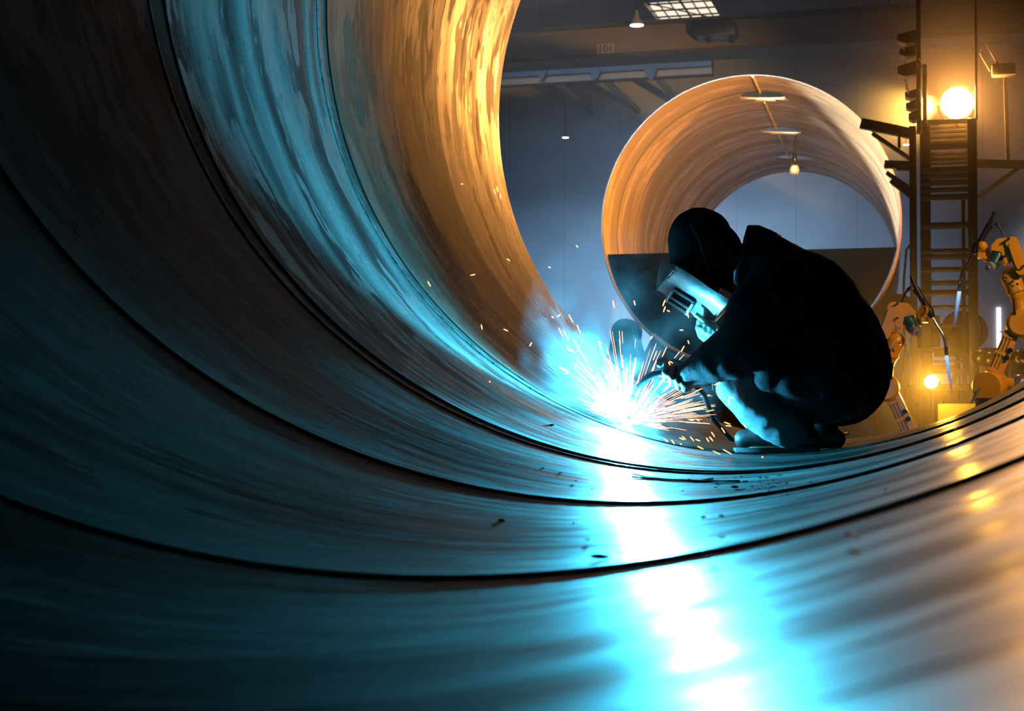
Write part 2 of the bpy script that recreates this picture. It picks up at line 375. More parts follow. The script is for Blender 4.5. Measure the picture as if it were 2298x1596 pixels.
# runway rail lower down on brackets
g = thing('runway_beam', P(1370, 180, 29), 'ochre runway beam on brackets along the back wall, below the crane girder', 'beam')
z0 = P(1400, 172, 29).z; xa, xb = P(1090, 170, 29).x, P(1600, 170, 29).x
MB().box(((xa + xb) / 2, 29, z0), (xb - xa, .3, .13)).build('beam_web', rail_m, g, smooth=False)
MB().box(((xa + xb) / 2, 29, z0 + .13), (xb - xa, .4, .12)).build('top_flange', blue_beam, g, smooth=False)
for uu in (1215, 1335, 1460):
    p = P(uu, 165, 28.75); MB().prism([p + Vector((-.12, 0, .08)), p + Vector((.12, 0, .08)), p + Vector((.03, 0, -.12)), p + Vector((-.03, 0, -.12))], (0, .08, 0)).build('bracket', blue_beam, g, smooth=False)
    MB().box((p.x, (28.9 + YB) / 2 + .1, p.z + .05), (.1, YB - 29.0, .1)).build('wall_arm', grey_m, g, smooth=False)
# high beam under the skylight
g = thing('roof_beam', P(1500, 75, 27), 'pale grey roof beam crossing just below the skylight', 'beam')
MB().box(((a.x + b_.x) / 2, 27, P(1500, 76, 27).z), (b_.x - a.x, .2, .16)).build('web', grey_m, g, smooth=False)
MB().box(((a.x + b_.x) / 2, 27, P(1500, 66, 27).z), (b_.x - a.x, .34, .03)).build('flange', blue_beam, g, smooth=False)
# skylight: frame, glazing bars and sky-lit glass
sk = thing('skylight', (sx0, sy0, ZT), 'bright glazed roof skylight with dark glazing bars at the top of the hall', 'skylight')
gl = glow('skylit_glass', (1.0, 0.86, 0.66), 1.1)
MB().box(((sx0 + sx1) / 2, (sy0 + sy1) / 2, ZT + .17), (sx1 - sx0 - .02, sy1 - sy0 - .02, .02)).build('glass', gl, sk, smooth=False)
fr = MB(); w_ = .05
for (c0, c1) in (((sx0, sy0), (sx1, sy0)), ((sx1, sy0), (sx1, sy1)), ((sx1, sy1), (sx0, sy1)), ((sx0, sy1), (sx0, sy0))): fr.beam((*c0, ZT + .08), (*c1, ZT + .08), w_, .12)
fr.build('frame', black_steel, sk, smooth=False)
for k in range(1, 6):
    x = sx0 + (sx1 - sx0) * k / 6; MB().beam((x, sy0, ZT + .13), (x, sy1, ZT + .13), .04 if k == 3 else .018, .03).build('glazing_bar', black_steel, sk, smooth=False)
for k in range(1, 4):
    y = sy0 + (sy1 - sy0) * k / 4; MB().beam((sx0, y, ZT + .1), (sx1, y, ZT + .1), .02, .03).build('cross_bar', black_steel, sk, smooth=False)
MB().beam((sx0, sy0 + .1, ZT + .05), (sx1, sy1 - .1, ZT + .05), .02, .02).build('cross_bar', black_steel, sk, smooth=False)
# pendant lamps
lamp_on = glow('cool_lamp', (0.75, 0.88, 1.0), 9); lamp_y = glow('yellowish_lamp', (0.9, 1.0, 0.35), 3)
def pendant(u, v, y, wpx, label, mat, tall=True):
    c = P(u, v, y); r = wpx / 2 * y / F
    t = thing('pendant_lamp', (c.x, c.y, c.z), label, 'lamp', None)
    MB().lathe([(0, r), (.25 * r, r * .97), (1.0 * r, r * .45), (1.5 * r, r * .28), (2.1 * r, r * .22), (2.15 * r, 0)] if tall else [(0, r), (.2 * r, r * .9), (.5 * r, r * .3), (.55 * r, 0)], c, (0, 0, 1), 28).build('lamp_shade', grey_m, t)
    MB().lathe([(-.06 * r, 0), (-.05 * r, r * .8), (0.0, r * .93), (.05 * r, r * .9), (.06 * r, 0)], c, (0, 0, 1), 28).build('bulb_face', mat, t)
    MB().tube([c + Vector((0, 0, r * .5)), Vector((c.x, c.y, ZT))], .012, 8).build('hanging_rod', black_steel, t)
    return t
c1 = pendant(1429, 57, 24.2, 33, 'lit bell-shaped pendant lamp hanging left of the skylight', lamp_on)
c2 = pendant(1269, 309, 31.5, 16, 'small lit pendant lamp low against the misty back wall', lamp_on, False)
pend3 = pendant(1995, 57, 27, 42, 'yellowish pendant lamp hanging near the top of the mast', lamp_y, False)
c4 = pendant(2034, 325, 28, 15, 'tiny white pendant lamp seen left of the ladder tower', lamp_on, False)
MB().box((P(1926, 37, 27.1) + P(2090, 43, 27.1)) / 2, (1.3, .08, .035)).build('tan_batten', rail_m, pend3, smooth=False)
# caged bulb hanging through an opening of the second pipe
yb = hit(1787, 300, C2, A2, RP).y
t = thing('caged_work_bulb', P(1783, 376, yb), 'glowing caged bulb hanging on a cord inside the second pipe', 'lamp')
top = hit(1789, 299, C2, A2, RP + .05)
MB().tube([top + Vector((.1, 0, .06)), top + Vector((0, 0, .02)), P(1784, 315, yb), P(1783, 345, yb), P(1783, 362, yb)], .014, 8).build('cord', black_steel, t)
MB().lathe([(0, .02), (.02, .035), (.1, .035), (.14, .02), (.145, 0)], P(1783, 368, yb), (0, 0, 1), 16).build('socket', black_steel, t)
bp = P(1783, 378, yb); cage = MB()
for k in range(8):
    an = k * PI / 4; cage.tube([bp + Vector((math.cos(an) * r_, math.sin(an) * r_, z_)) for r_, z_ in ((.03, .05), (.055, .0), (.06, -.045), (.035, -.075))], .004, 6)
for r_, z_ in ((.058, -.01), (.055, -.05)): cage.tube([bp + Vector((math.cos(q * PI / 8) * r_, math.sin(q * PI / 8) * r_, z_)) for q in range(17)], .004, 6)
cage.build('wire_cage', simple('brass_wire', (0.6, 0.4, 0.12), 0.4, 0.8), t)
MB().sphere(bp + Vector((0, 0, -.01)), (.034, .034, .045), 16, 10).build('bulb', glow('amber_bulb', (1.0, 0.55, 0.12), 14), t)
# rollers carrying the second pipe
def cradle(y, sgn, label, wheel_r, wu=None, wvv=None):
    ang = 1.02 * sgn
    if wu: c = P(wu, wvv, y)
    else: c = Vector((C2.x + (RP + .03 + wheel_r) * math.sin(ang), y, C2.z - (RP + .03 + wheel_r) * math.cos(ang)))
    t = thing('roller_stand', (c.x, y, 0), label, 'roller stand')
    MB().lathe([(-.12, 0), (-.12, wheel_r * .8), (-.10, wheel_r), (.10, wheel_r), (.12, wheel_r * .8), (.12, 0)], c, (0, 1, 0), 40).build('roller_wheel', simple('rubber', (0.03, 0.035, 0.04), 0.7), t)
    MB().lathe([(-.17, 0), (-.17, .05), (.17, .05), (.17, 0)], c, (0, 1, 0), 16).build('axle', grey_m, t)
    for dy in (-.2, .2):
        MB().prism([Vector((c.x - .1, y + dy - .02, c.z + .07)), Vector((c.x + .1, y + dy - .02, c.z + .07)), Vector((c.x + .42, y + dy - .02, 0.12)), Vector((c.x - .42, y + dy - .02, 0.12))], (0, .04, 0)).build('side_plate', black_steel, t, smooth=False)
    MB().box((c.x, y, .06), (1.3, .7, .12), bevel=.02).build('base', black_steel, t)
    return c
cradle(17.6, -1, 'dark round roller stand under the left side of the second pipe', .165, 1406, 748)
cradle(17.6, 1, 'roller stand under the right side of the second pipe, behind the crouching welder', .2)
cradle(23.5, -1, 'far left roller stand under the back end of the second pipe', .2)
cradle(23.5, 1, 'far right roller stand under the back end of the second pipe', .2)
t = thing('cross_frame', (C2.x, 16.4, 0), 'dark low steel frame and tank standing under the mouth of the second pipe', 'frame')
q = [P(1466, 752, 16.4), P(1500, 778, 16.4), P(1541, 799, 16.4), P(1700, 845, 16.4), P(1960, 850, 16.4)]
q = q + [Vector((q[-1].x, 16.4, 0.02)), Vector((P(1440, 900, 16.4).x, 16.4, 0.02)), P(1440, 800, 16.4)]
MB().prism(q, (0, .3, 0)).build('tank_side', black_steel, t, smooth=False)
MB().tube([q[0] + Vector((0, -.03, 0)), q[1] + Vector((0, -.03, 0)), q[2] + Vector((0, -.03, 0)), q[3] + Vector((0, -.03, 0))], .025, 10).build('top_rail', grey_m, t)
# stands for the big pipe and the parts resting on them
for (yy, nm) in ((7.1, 'under the open end of the foreground pipe'), (1.0, 'under the near length of the foreground pipe')):
    for sgn, sd in ((-1, 'left'), (1, 'right')):
        an = .75 * sgn; c = Vector(((RP + .035 + .16) * math.sin(an), yy, ZC - (RP + .035 + .16) * math.cos(an)))
        t = thing('roller_stand', (c.x, yy, 0), 'black roller stand %s, on its %s side' % (nm, sd), 'roller stand')
        MB().lathe([(-.1, 0), (-.1, .16), (.1, .16), (.1, 0)], c, (0, 1, 0), 32).build('roller_wheel', black_steel, t)
        MB().box((c.x, yy, (c.z) / 2 - .02), (.5, .3, c.z - .05), bevel=.02).build('base', black_steel, t)
# ---------------------------------------------------------------- ladder tower with the flood lamp
YT = 14.2
def px(n, y=YT): return n * y / F
tw = thing('steel_tower', (P(2115, 800, YT).x, YT, 0), 'dark steel ladder tower with many rungs, carrying the bright flood lamp', 'tower')
def post(ua, ub, v0, v1, y, name, mat=black_steel, depth=.12, par=None):
    a = P(ua, v0, y); b = P(ub, v0, y); zt = P(ua, v0, y).z; zb = P(ua, v1, y).z if v1 is not None else 0.0
    return MB().box(((a.x + b.x) / 2, y, (zt + zb) / 2), (b.x - a.x, depth, zt - zb), bevel=.008).build(name, mat, par or tw)
TOPV = -30
post(2040, 2056, 285, None, YT, 'column'); post(2064, 2088, 285, None, YT + .12, 'column'); post(2170, 2192, 268, None, YT, 'column')
post(2157, 2166, 440, None, YT + .3, 'column', depth=.05); post(2074, 2078, 520, None, YT + .35, 'column', depth=.04)
post(2186, 2192, TOPV, 270, YT, 'pole', depth=.05); post(2055, 2066, TOPV, 300, YT, 'mast'); 
rungs = [(276, 10), (288, 8), (298, 7), (309, 8), (320, 7), (331, 12), (348, 9), (358, 9), (369, 6), (384, 14), (398, 10), (412, 12), (428, 10), (444, 12), (508, 14), (565, 10), (578, 11), (606, 10), (636, 9), (658, 12), (690, 7), (732, 8), (786, 10), (812, 6), (834, 7), (872, 8)]
for v, h in rungs:
    yy = YT + (.05 if h > 9 else .2)
    a, b = P(2066, v, yy), P(2178, v, yy)
    MB().box(((a.x + b.x) / 2, yy, a.z), (b.x - a.x, .06 if h > 9 else .1, px(h)), bevel=.004).build('rung', black_steel, tw)
for (u0, v0, u1, v1, w) in ((1932, 277, 2044, 300, 22), (1958, 300, 2044, 358, 8), (1985, 369, 2044, 371, 16), (1990, 388, 2044, 425, 8), (2000, 405, 2044, 440, 12), (2018, 300, 2018, 332, 6), (2012, 380, 2044, 380, 5)):
    MB().beam(P(u0, v0, YT), P(u1, v1, YT), px(w), .08, (0, 1, 0)).build('jib_beam', black_steel, tw, smooth=False)
MB().beam(P(2192, 367, YT), P(2330, 370, YT), px(15), .1, (0, 1, 0)).build('side_arm', brown_steel, tw, smooth=False)
MB().beam(P(2194, 443, YT), P(2290, 374, YT), px(8), .06, (0, 1, 0)).build('brace', brown_steel, tw, smooth=False)
# dark shades clamped on the mast, with small shiny clips
for (u, v, w, h) in ((2036, 86, 42, 26), (2037, 118, 34, 22), (2036, 158, 40, 30), (2044, 214, 24, 18), (2045, 238, 22, 18), (2050, 262, 20, 22)):
    c = P(u, v, YT); r = MB()
    r.prism([c + Vector((-px(w) / 2, -.08, px(h) * .2)), c + Vector((px(w) / 2, -.08, px(h) * .55)), c + Vector((px(w) / 2, -.08, -px(h) * .45)), c + Vector((-px(w) * .1, -.08, -px(h) * .55)), c + Vector((-px(w) / 2, -.08, -px(h) * .35))], (0, .16, 0)).build('clamp_block', black_steel, tw, smooth=False)
chrome = simple('chrome', (0.8, 0.8, 0.8), 0.15, 1.0, 0.05, 10, 0)
for (u0, v0, u1, v1) in ((2027, 105, 2030, 112), (2029, 176, 2040, 210), (2057, 143, 2060, 150), (2062, 130, 2068, 150), (2064, 200, 2067, 230), (2074, 152, 2080, 168)):
    MB().tube([P(u0, v0, YT - .12), P(u1, v1, YT - .12)], px(1.8), 8).build('clip', chrome, tw)
post(2070, 2080, 145, 285, YT, 'bracket', depth=.05)
# flood lamp: housing, lens, yoke
def flood(c, r, name, label, mat):
    t = thing(name, c - Vector((0, 0, r * 1.1)), label, 'flood lamp')
    MB().lathe([(-.02, r * 1.0), (-.02, r * 1.08), (.03, r * 1.1), (.12, r * .9), (.2, r * .45), (.24, r * .3), (.24, 0)], c, (0, 1, 0), 40).build('housing', black_steel, t)
    MB().lathe([(-.05, 0), (-.045, r * .4), (-.03, r * .8), (-.005, r * 1.0), (.0, r), (.005, 0)], c, (0, 1, 0), 40).build('lens', mat, t)
    MB().tube([c + Vector((math.cos(q) * r * 1.2, .06, math.sin(q) * r * 1.2)) for q in [PI + k * PI / 12 for k in range(13)]], .012, 8).build('yoke', black_steel, t)
    return t
flood(FLOOD, px(34, 14.5), 'flood_lamp', 'blazing amber flood lamp mounted high on the ladder tower', glow('flood_lens', (1.0, 0.62, 0.22), 60, False))
MB().beam(FLOOD + Vector((0, .1, -px(36))), Vector((FLOOD.x + .12, YT + .3, FLOOD.z - px(42))), .04, .04).build('lamp_bracket', black_steel, tw, smooth=False)
flood(LOW, px(14, 12.6), 'flood_lamp', 'small amber work lamp shining low behind the robot torches', glow('work_lens', (1.0, 0.66, 0.16), 60, False))
ls = thing('lamp_stand', (LOW.x, LOW.y + .44, 0), 'thin dark stand holding the low amber work lamp', 'stand')
MB().tube([(LOW.x, LOW.y + .44, 0), (LOW.x, LOW.y + .44, LOW.z)], .015, 10).build('pole', black_steel, ls)
MB().tube([(LOW.x, LOW.y + .44, LOW.z), (LOW.x, LOW.y + .18, LOW.z)], .012, 8).build('arm', black_steel, ls)
MB().lathe([(0, 0), (0, .18), (.02, .18), (.04, .03), (.04, 0)], (LOW.x, LOW.y + .44, 0), (0, 0, 1), 24).build('foot', black_steel, ls)
# T post right of the tower
tp = thing('lamp_post', P(2260, 368, YT + .1), 'unlit lamp head on a slim post right of the blazing flood lamp', 'lamp')
MB().beam(P(2262, 368, YT + .1), P(2256, 175, YT + .1), px(8), .05, (0, 1, 0)).build('post', brown_steel, tp, smooth=False)
MB().box(P(2252, 158, YT + .1), (px(50), .14, px(26)), bevel=.02).build('lamp_head', brown_steel, tp)
MB().tube([P(2240, 146, YT + .1), P(2225, 120, YT + .1), P(2212, 98, YT + .1), P(2200, 120, YT + .1), P(2222, 160, YT + .1)], px(2), 8).build('cable_loop', brown_steel, tp)
# machinery round the foot of the tower
rl = thing('cable_reel', P(2158, 800, 15.5) * 1, 'large dark cable reel on a stand behind the ladder tower', 'reel'); rl.location.z = 0
rc = P(2165, 742, 15.5)
MB().lathe([(-.18, 0), (-.18, px(41, 15.5)), (-.14, px(41, 15.5)), (-.13, px(24, 15.5)), (.13, px(24, 15.5)), (.14, px(41, 15.5)), (.18, px(41, 15.5)), (.18, 0)], rc, (0.25, 1, 0), 40).build('drum', black_steel, rl)
for dx in (-.14, .14): MB().beam((rc.x + dx * 2, 15.5, 0), (rc.x, 15.5, rc.z), .05, .05).build('leg', black_steel, rl, smooth=False)
mc = thing('machine_rack', (P(2080, 900, 15).x, 15, 0), 'dark machine cabinet and open shelf frame standing behind the low work lamp', 'machine')
def mbx(u0, v0, u1, v1, y, name, mat=black_steel, d=.3, par=None):
    a, b = P(u0, v0, y), P(u1, v1, y); return MB().box(((a.x + b.x) / 2, y, (a.z + b.z) / 2), (abs(b.x - a.x), d, abs(a.z - b.z)), bevel=.01).build(name, mat, par or mc)
mbx(2050, 710, 2110, 778, 15, 'cabinet'); mbx(2020, 862, 2240, 870, 15, 'shelf'); mbx(2026, 805, 2031, 930, 15, 'upright', d=.05); mbx(2096, 790, 2240, 800, 15.3, 'shelf', d=.1)
mbx(2085, 820, 2150, 838, 15.2, 'pipe_bundle'); mbx(2165, 780, 2185, 840, 15, 'valve_box'); mbx(2020, 870, 2240, 1010, 15.1, 'cabinet')
mbx(2030, 800, 2034, 900, 14.8, 'upright', d=.04); mbx(2150, 775, 2156, 900, 14.8, 'upright', d=.04); mbx(2168, 800, 2171, 880, 14.8, 'upright', rail_m, d=.04)
gb = P(2140, 940, 12.9); tag(mbx(2105, 906, 2198, 1010, 12.9, 'green_crate', simple('olive_green_paint', (0.05, 0.055, 0.008), 0.7), d=.5, par=thing('green_crate', (gb.x, 12.9, 0), 'olive green box beside the big pipe rim, below the low work lamp', 'box')), None)
pj = thing('machine_block', (P(2225, 850, 13.5).x, 13.5, 0), 'dark lumpy machine block between the tower and the right robot arm', 'machine')
mbx(2196, 800, 2262, 1000, 13.5, 'casing', par=pj); mbx(2205, 782, 2240, 802, 13.5, 'cover', par=pj); mbx(2262, 810, 2320, 1000, 13.2, 'casing', par=pj)
for k in range(5): MB().sphere(P(2200 + k * 22, 803 + (k % 2) * 5, 13.3), .07, 14, 8).build('hump', black_steel, pj)
for uu in (2280, 2292): MB().tube([P(uu, 806, 12.9), P(uu + 8, 812, 12.9)], .02, 8).build('clip', chrome, pj)
cb = thing('hanging_cable', P(2032, 700, 14.4), 'black cable loop hanging down the left side of the ladder tower', 'cable')
MB().tube([P(2044, 548, 14.35), P(2034, 560, 14.35), P(2029, 620, 14.35), P(2027, 690, 14.35), P(2031, 780, 14.35), P(2024, 860, 14.35)], px(2.5), 8).build('cable_run', black_steel, cb)
# bright slit window in the back wall
a, b = P(2236, 690, YB - .06), P(2247, 800, YB - .06)
wn = thing('window_1', ((a.x + b.x) / 2, YB, b.z), None, None); wn['kind'] = 'structure'; 
MB().box(((a.x + b.x) / 2, YB - .04, (a.z + b.z) / 2), (b.x - a.x, .03, a.z - b.z)).build('window_pane', glow('daylit_pane', (0.9, 0.93, 1.0), 1.6), wn, smooth=False)
MB().beam(((a.x + b.x) / 2, YB - .07, (a.z + b.z) / 2), ((a.x + b.x) / 2 + .1, YB - .07, (a.z + b.z) / 2), .02, .02).build('window_bar', black_steel, wn, smooth=False)
# ---------------------------------------------------------------- robot arms with torches
yellow = simple('yellow_robot_paint', (0.80, 0.32, 0.008), 0.32, 0.0, 0.12, 6, 0.03)
teal_motor = simple('teal_motor_paint', (0.02, 0.09, 0.10), 0.25, 0.1)
disc_m = simple('grey_purple_disc', (0.32, 0.28, 0.33), 0.5, 0.1)
torch_black = simple('torch_black', (0.012, 0.013, 0.016), 0.35, 0.2)
cast_m = simple('grey_casting', (0.20, 0.21, 0.24), 0.4, 0.5)
def flame_mat():
    t = NT('gas_flame'); t.t.nodes.remove(t.b); o = t.node('ShaderNodeAttribute', attribute_name='along')
    e = t.node('ShaderNodeEmission'); t.put(e.inputs[0], t.ramp(o.outputs['Fac'], [(0, (0.55, 0.85, 1.0)), (.45, (0.25, 0.5, 1.0)), (1, (0.35, 0.25, 0.6))])); t.put(e.inputs[1], t.ramp(o.outputs['Fac'], [(0, 1.0), (.5, .55), (1, .12)]))
    tr = t.node('ShaderNodeBsdfTransparent'); mx = t.node('ShaderNodeMixShader'); t.put(mx.inputs[0], t.ramp(o.outputs['Fac'], [(0, .85), (.6, .5), (1, .0)]))
    t.l.new(tr.outputs[0], mx.inputs[1]); t.l.new(e.outputs[0], mx.inputs[2]); t.l.new(mx.outputs[0], t.out.inputs[0]); t.m.cycles.emission_sampling = 'NONE'
    return t.m
flame_m = flame_mat()
def robot(mir, y, label, ped):
    s = y / F
    def Q(u, v, d=0.0):
        if mir: u, v = 4277 - u, v + 144
        return P(u, v, y) + Vector((0, d, 0))
    base = Q(2222, 905); base.z = 0
    t = thing('robot_arm', base, label, 'robot')
    zt = Q(2222, 893).z; r0 = 34 * s
    MB().lathe([(0, 0), (0, r0 * 1.3), (.03, r0 * 1.3), (.04, r0 * .9), (zt - .03, r0 * .9), (zt, r0 * 1.1), (zt, 0)], base, (0, 0, 1), 32).build('pedestal', cast_m, t)
    MB().lathe([(-.10, 0), (-.10, 30 * s), (-.085, 33 * s), (.085, 33 * s), (.10, 30 * s), (.10, 0)], Q(2224, 868), (.35 * (-1 if mir else 1), 1, 0), 36).build('base_joint', yellow, t)
    MB().tube([Q(2232, 862, .02), Q(2276, 862, .02)], 12 * s, 20).build('motor_barrel', yellow, t)
    MB().caps([Q(2280, 880, .05), Q(2290, 860, .08)], [.05, .06]).build('casting', cast_m, t)
    # lower link: tapered slab with ribs and bolts
    a, b = Q(2228, 845), Q(2272, 745)
    d = (b - a).normalized(); sd = Vector((0, 1, 0)).cross(d)
    lk = MB().prism([a + sd * -14 * s, b + sd * -15 * s, b + sd * 14 * s + d * 8 * s, a + sd * 18 * s], (0, .12, 0)); bmesh.ops.bevel(lk.bm, geom=lk.bm.edges[:], offset=.008, segments=2, affect='EDGES')
    bmesh.ops.translate(lk.bm, verts=lk.bm.verts[:], vec=(0, -.06, 0)); link = lk.build('lower_link', yellow, t)
    for k in (-10, -3, 4): MB().beam(a + sd * k * s + Vector((0, -.066, 0)), b + sd * k * s + Vector((0, -.066, 0)), .008, .014, (0, 1, 0)).build('rib', yellow, link, smooth=False)
    for f in (.12, .5, .88): MB().beam(a + (b - a) * f + sd * -17 * s + Vector((0, -.06, 0)), a + (b - a) * f + sd * 6 * s + Vector((0, -.06, 0)), .024, .03, (0, 1, 0), .004).build('cross_band', yellow, link)
    for f in (.45, .62): MB().lathe([(-.085, 0), (-.085, .018), (-.05, .018)], a + (b - a) * f + sd * 10 * s, (0, 1, 0), 14).build('dark_plug', torch_black, link)
    MB().lathe([(-.11, 0), (-.11, 24 * s), (-.09, 30 * s), (.09, 30 * s), (.11, 24 * s), (.11, 0)], Q(2290, 727), (0, 1, 0), 36).build('elbow_joint', yellow, t)
    fa = MB().caps([Q(2290, 700), Q(2287, 676), Q(2280, 650), Q(2268, 622)], [17 * s, 15 * s, 19 * s, 21 * s], 18).build('forearm', yellow, t); remesh(fa, .008, 4)
    MB().lathe([(-.012, 0), (-.012, 22 * s), (.012, 22 * s), (.012, 0)], Q(2282, 652), Q(2268, 622) - Q(2287, 676), 24).build('forearm_flange', yellow, t)
    # shoulder plate of the wrist: a long rounded cover
    pa, pb = Q(2270, 548, -.05), Q(2291, 606, -.05); dd = (pb - pa).normalized(); ss = Vector((0, 1, 0)).cross(dd); rr = 13 * s; pl = []
    for k in range(13): an = PI * k / 12; pl.append(pa + (ss * math.cos(an) - dd * math.sin(an)) * rr)
    for k in range(13): an = PI * k / 12; pl.append(pb + (-ss * math.cos(an) + dd * math.sin(an)) * rr)
    for nm, sc_, dy, th in (('wrist_cover', 1.0, -.06, .14), ('cover_lid', .72, -.075, .02)):
        m = (pa + pb) / 2; cv = MB().prism([m + (p - m) * sc_ + Vector((0, dy, 0)) for p in pl], (0, th, 0)); cv.build(nm, yellow, t)
    bolt_m = torch_black
    for (u, v) in ((2262, 572), (2256, 628), (2270, 645), (2281, 641), (2296, 600), (2262, 540), (2286, 622)):
        MB().lathe([(-.02, 0), (-.02, .008), (.02, .008)], Q(u, v, -.13), (0, 1, 0), 8).build('bolt', bolt_m, t)
    # wrist housing (angular box with a peaked top)
    hp = [Q(2237, 538), Q(2259, 536), Q(2272, 552), Q(2268, 592), Q(2252, 597), Q(2248, 566), Q(2221, 566), Q(2222, 556)]
    hb = MB().prism([p + Vector((0, -.09, 0)) for p in hp], (0, .17, 0)); bmesh.ops.bevel(hb.bm, geom=hb.bm.edges[:], offset=.006, segments=2, affect='EDGES'); hb.build('wrist_housing', yellow, t)
    m_ = MB().caps([Q(2238, 574, -.04), Q(2230, 592, -.06)], [15 * s, 13 * s], 20).build('motor', teal_motor, t)
    dc = Q(2221, 601, -.10); ax = Vector((.5 if mir else -.5, -1, -.35))
    MB().lathe([(-.03, 0), (-.03, .004), (-.02, 3.5 * s), (-.02, 9.5 * s), (.03, 10 * s), (.03, 0)][1:], dc, -ax, 28).build('motor_disc', disc_m, m_)
    # torch clamp
    cl = MB().caps([Q(2204, 553, -.02), Q(2214, 566, -.01), Q(2212, 582, -.02)], [11 * s, 8 * s, 6 * s], 14).build('torch_clamp', yellow, t)
    MB().box(Q(2202, 575, -.04), (16 * s, .09, 12 * s), bevel=.006).build('clamp_block', yellow, t)
    # torch
    MB().tube([Q(2232, 475), Q(2228, 488), Q(2219, 505)], [4.2 * s, 4.6 * s, 4.6 * s], 14).build('torch_tail', torch_black, t)
    pts = [Q(2222, 503), Q(2218, 510), Q(2214, 516), Q(2208, 527), Q(2200, 541), Q(2194, 549), Q(2189, 558), Q(2184, 569)]
    MB().tube(pts, [k * s for k in (7.5, 8.2, 6.4, 6.8, 6.6, 8.4, 8.6, 5.5)], 18).build('torch_body', torch_black, t)
    steel = simple('polished_tube', (0.45, 0.43, 0.42), 0.2, 1.0, .05, 10, 0)
    MB().tube([Q(2184, 569), Q(2174, 586), Q(2164, 602), Q(2159, 611), Q(2156, 624), Q(2154, 636)], 3.1 * s, 14).build('torch_neck', steel, t)
    MB().tube([Q(2154, 633), Q(2154, 637), Q(2154, 639), Q(2153, 654)], [4.5 * s, 4.8 * s, 3.6 * s, 4.2 * s], 14).build('torch_nozzle', steel, t)
    MB().tube([Q(2233, 499), Q(2238, 505), Q(2244, 512), Q(2250, 525), Q(2256, 537)], [2.5 * s, 4 * s, 2.2 * s, 1.8 * s, 1.8 * s], 10).build('torch_cable', torch_black, t)
    fl0, fl1 = Q(2153, 654), Q(2140, 745); n = 14
    f = MB().tube([fl0.lerp(fl1, k / n) for k in range(n + 1)], [(4.0 - 1.2 * k / n) * s for k in range(n + 1)], 16, caps=False).build('flame', flame_m, t)
    f['label'] = 'pale blue torch flame'
    at = f.data.attributes.new('along', 'FLOAT', 'POINT'); o0 = origin(f); L = (fl1 - fl0)
    for i, v in enumerate(f.data.vertices): at.data[i].value = max(0, min(1, (v.co + o0 - fl0).dot(L) / L.dot(L)))
    # grey hose down the forearm
    MB().tube([Q(2272, 672, -.12), Q(2274, 690, -.12), Q(2276, 708, -.11)], 2.5 * s, 8).build('hose', torch_black, t)
    MB().tube([Q(2200, 872, -.1), Q(2186, 890, -.1), Q(2180, 905, -.1)], 2.5 * s, 8).build('base_hose', grey_m, t)
    return t
robot(False, 11.0, 'yellow robot arm with a gas torch at the right edge, right of the ladder tower', .6)
robot(True, 11.3, 'yellow robot arm with a gas torch right behind the welder, left of the ladder tower', .2)
# ---------------------------------------------------------------- haze and weld smoke
def volume(name, make):
    m = bpy.data.materials.new(name); m.use_nodes = True; nt = m.node_tree; nt.nodes.remove(nt.nodes['Principled BSDF'])
    v = nt.nodes.new('ShaderNodeVolumePrincipled'); nt.links.new(v.outputs[0], nt.nodes['Material Output'].inputs['Volume'])
    make(m, nt, v); return m
def hz(m, nt, v):
    v.inputs['Color'].default_value = (0.95, 0.96, 1, 1); v.inputs['Density'].default_value = 0.0016; v.inputs['Anisotropy'].default_value = 0.25
    m.cycles.homogeneous_volume = True


hb = MB().box(((XL + XR) / 2, (7.9 + 32.8) / 2, 4.08), (XR - XL - .1, 32.8 - 7.9, 8.0)).build('hall_haze', volume('haze', hz), smooth=False, kind='stuff')
tag(hb, 'thin bluish haze filling the hall beyond the foreground pipe', 'haze')
SM = P(1400, 800, 5.32)
def smk(m, nt, v):
    n = nt.nodes; l = nt.links
    tc = n.new('ShaderNodeTexCoord'); wv = n.new('ShaderNodeTexNoise'); wv.inputs['Scale'].default_value = 5; wv.inputs['Detail'].default_value = 3; wv.inputs['Distortion'].default_value = 1.6
    l.new(tc.outputs['Object'], wv.inputs['Vector'])
    r = n.new('ShaderNodeMapRange'); r.inputs[1].default_value = .46; r.inputs[2].default_value = .72; r.inputs[3].default_value = 0.0; r.inputs[4].default_value = 1.0; l.new(wv.outputs['Fac'], r.inputs[0])
    g = n.new('ShaderNodeTexGradient'); g.gradient_type = 'SPHERICAL'; mp = n.new('ShaderNodeMapping'); mp.inputs['Scale'].default_value = (2.6, 3.2, 1.9)
    l.new(tc.outputs['Object'], mp.inputs[0]); l.new(mp.outputs[0], g.inputs[0])
    mu = n.new('ShaderNodeMath'); mu.operation = 'MULTIPLY'; l.new(r.outputs[0], mu.inputs[0]); l.new(g.outputs[1], mu.inputs[1])
    m2 = n.new('ShaderNodeMath'); m2.operation = 'MULTIPLY_ADD'; m2.inputs[1].default_value = SMOKE_D; l.new(mu.outputs[0], m2.inputs[0])
    m3 = n.new('ShaderNodeMath'); m3.operation = 'MULTIPLY'; m3.inputs[1].default_value = SMOKE_B; l.new(g.outputs[1], m3.inputs[0]); l.new(m3.outputs[0], m2.inputs[2])
    l.new(m2.outputs[0], v.inputs['Density']); v.inputs['Color'].default_value = (0.9, 0.95, 1, 1); v.inputs['Anisotropy'].default_value = 0.1
SMOKE_D, SMOKE_B = 1.8, 0.02
sb = MB().sphere(SM, (.38, .31, .52), 32, 20); 
s_ = sb.build('weld_smoke', volume('weld_smoke', smk), at=SM, kind='stuff')
tag(s_, 'teal lit weld smoke curling up over the bright welding arc', 'smoke')

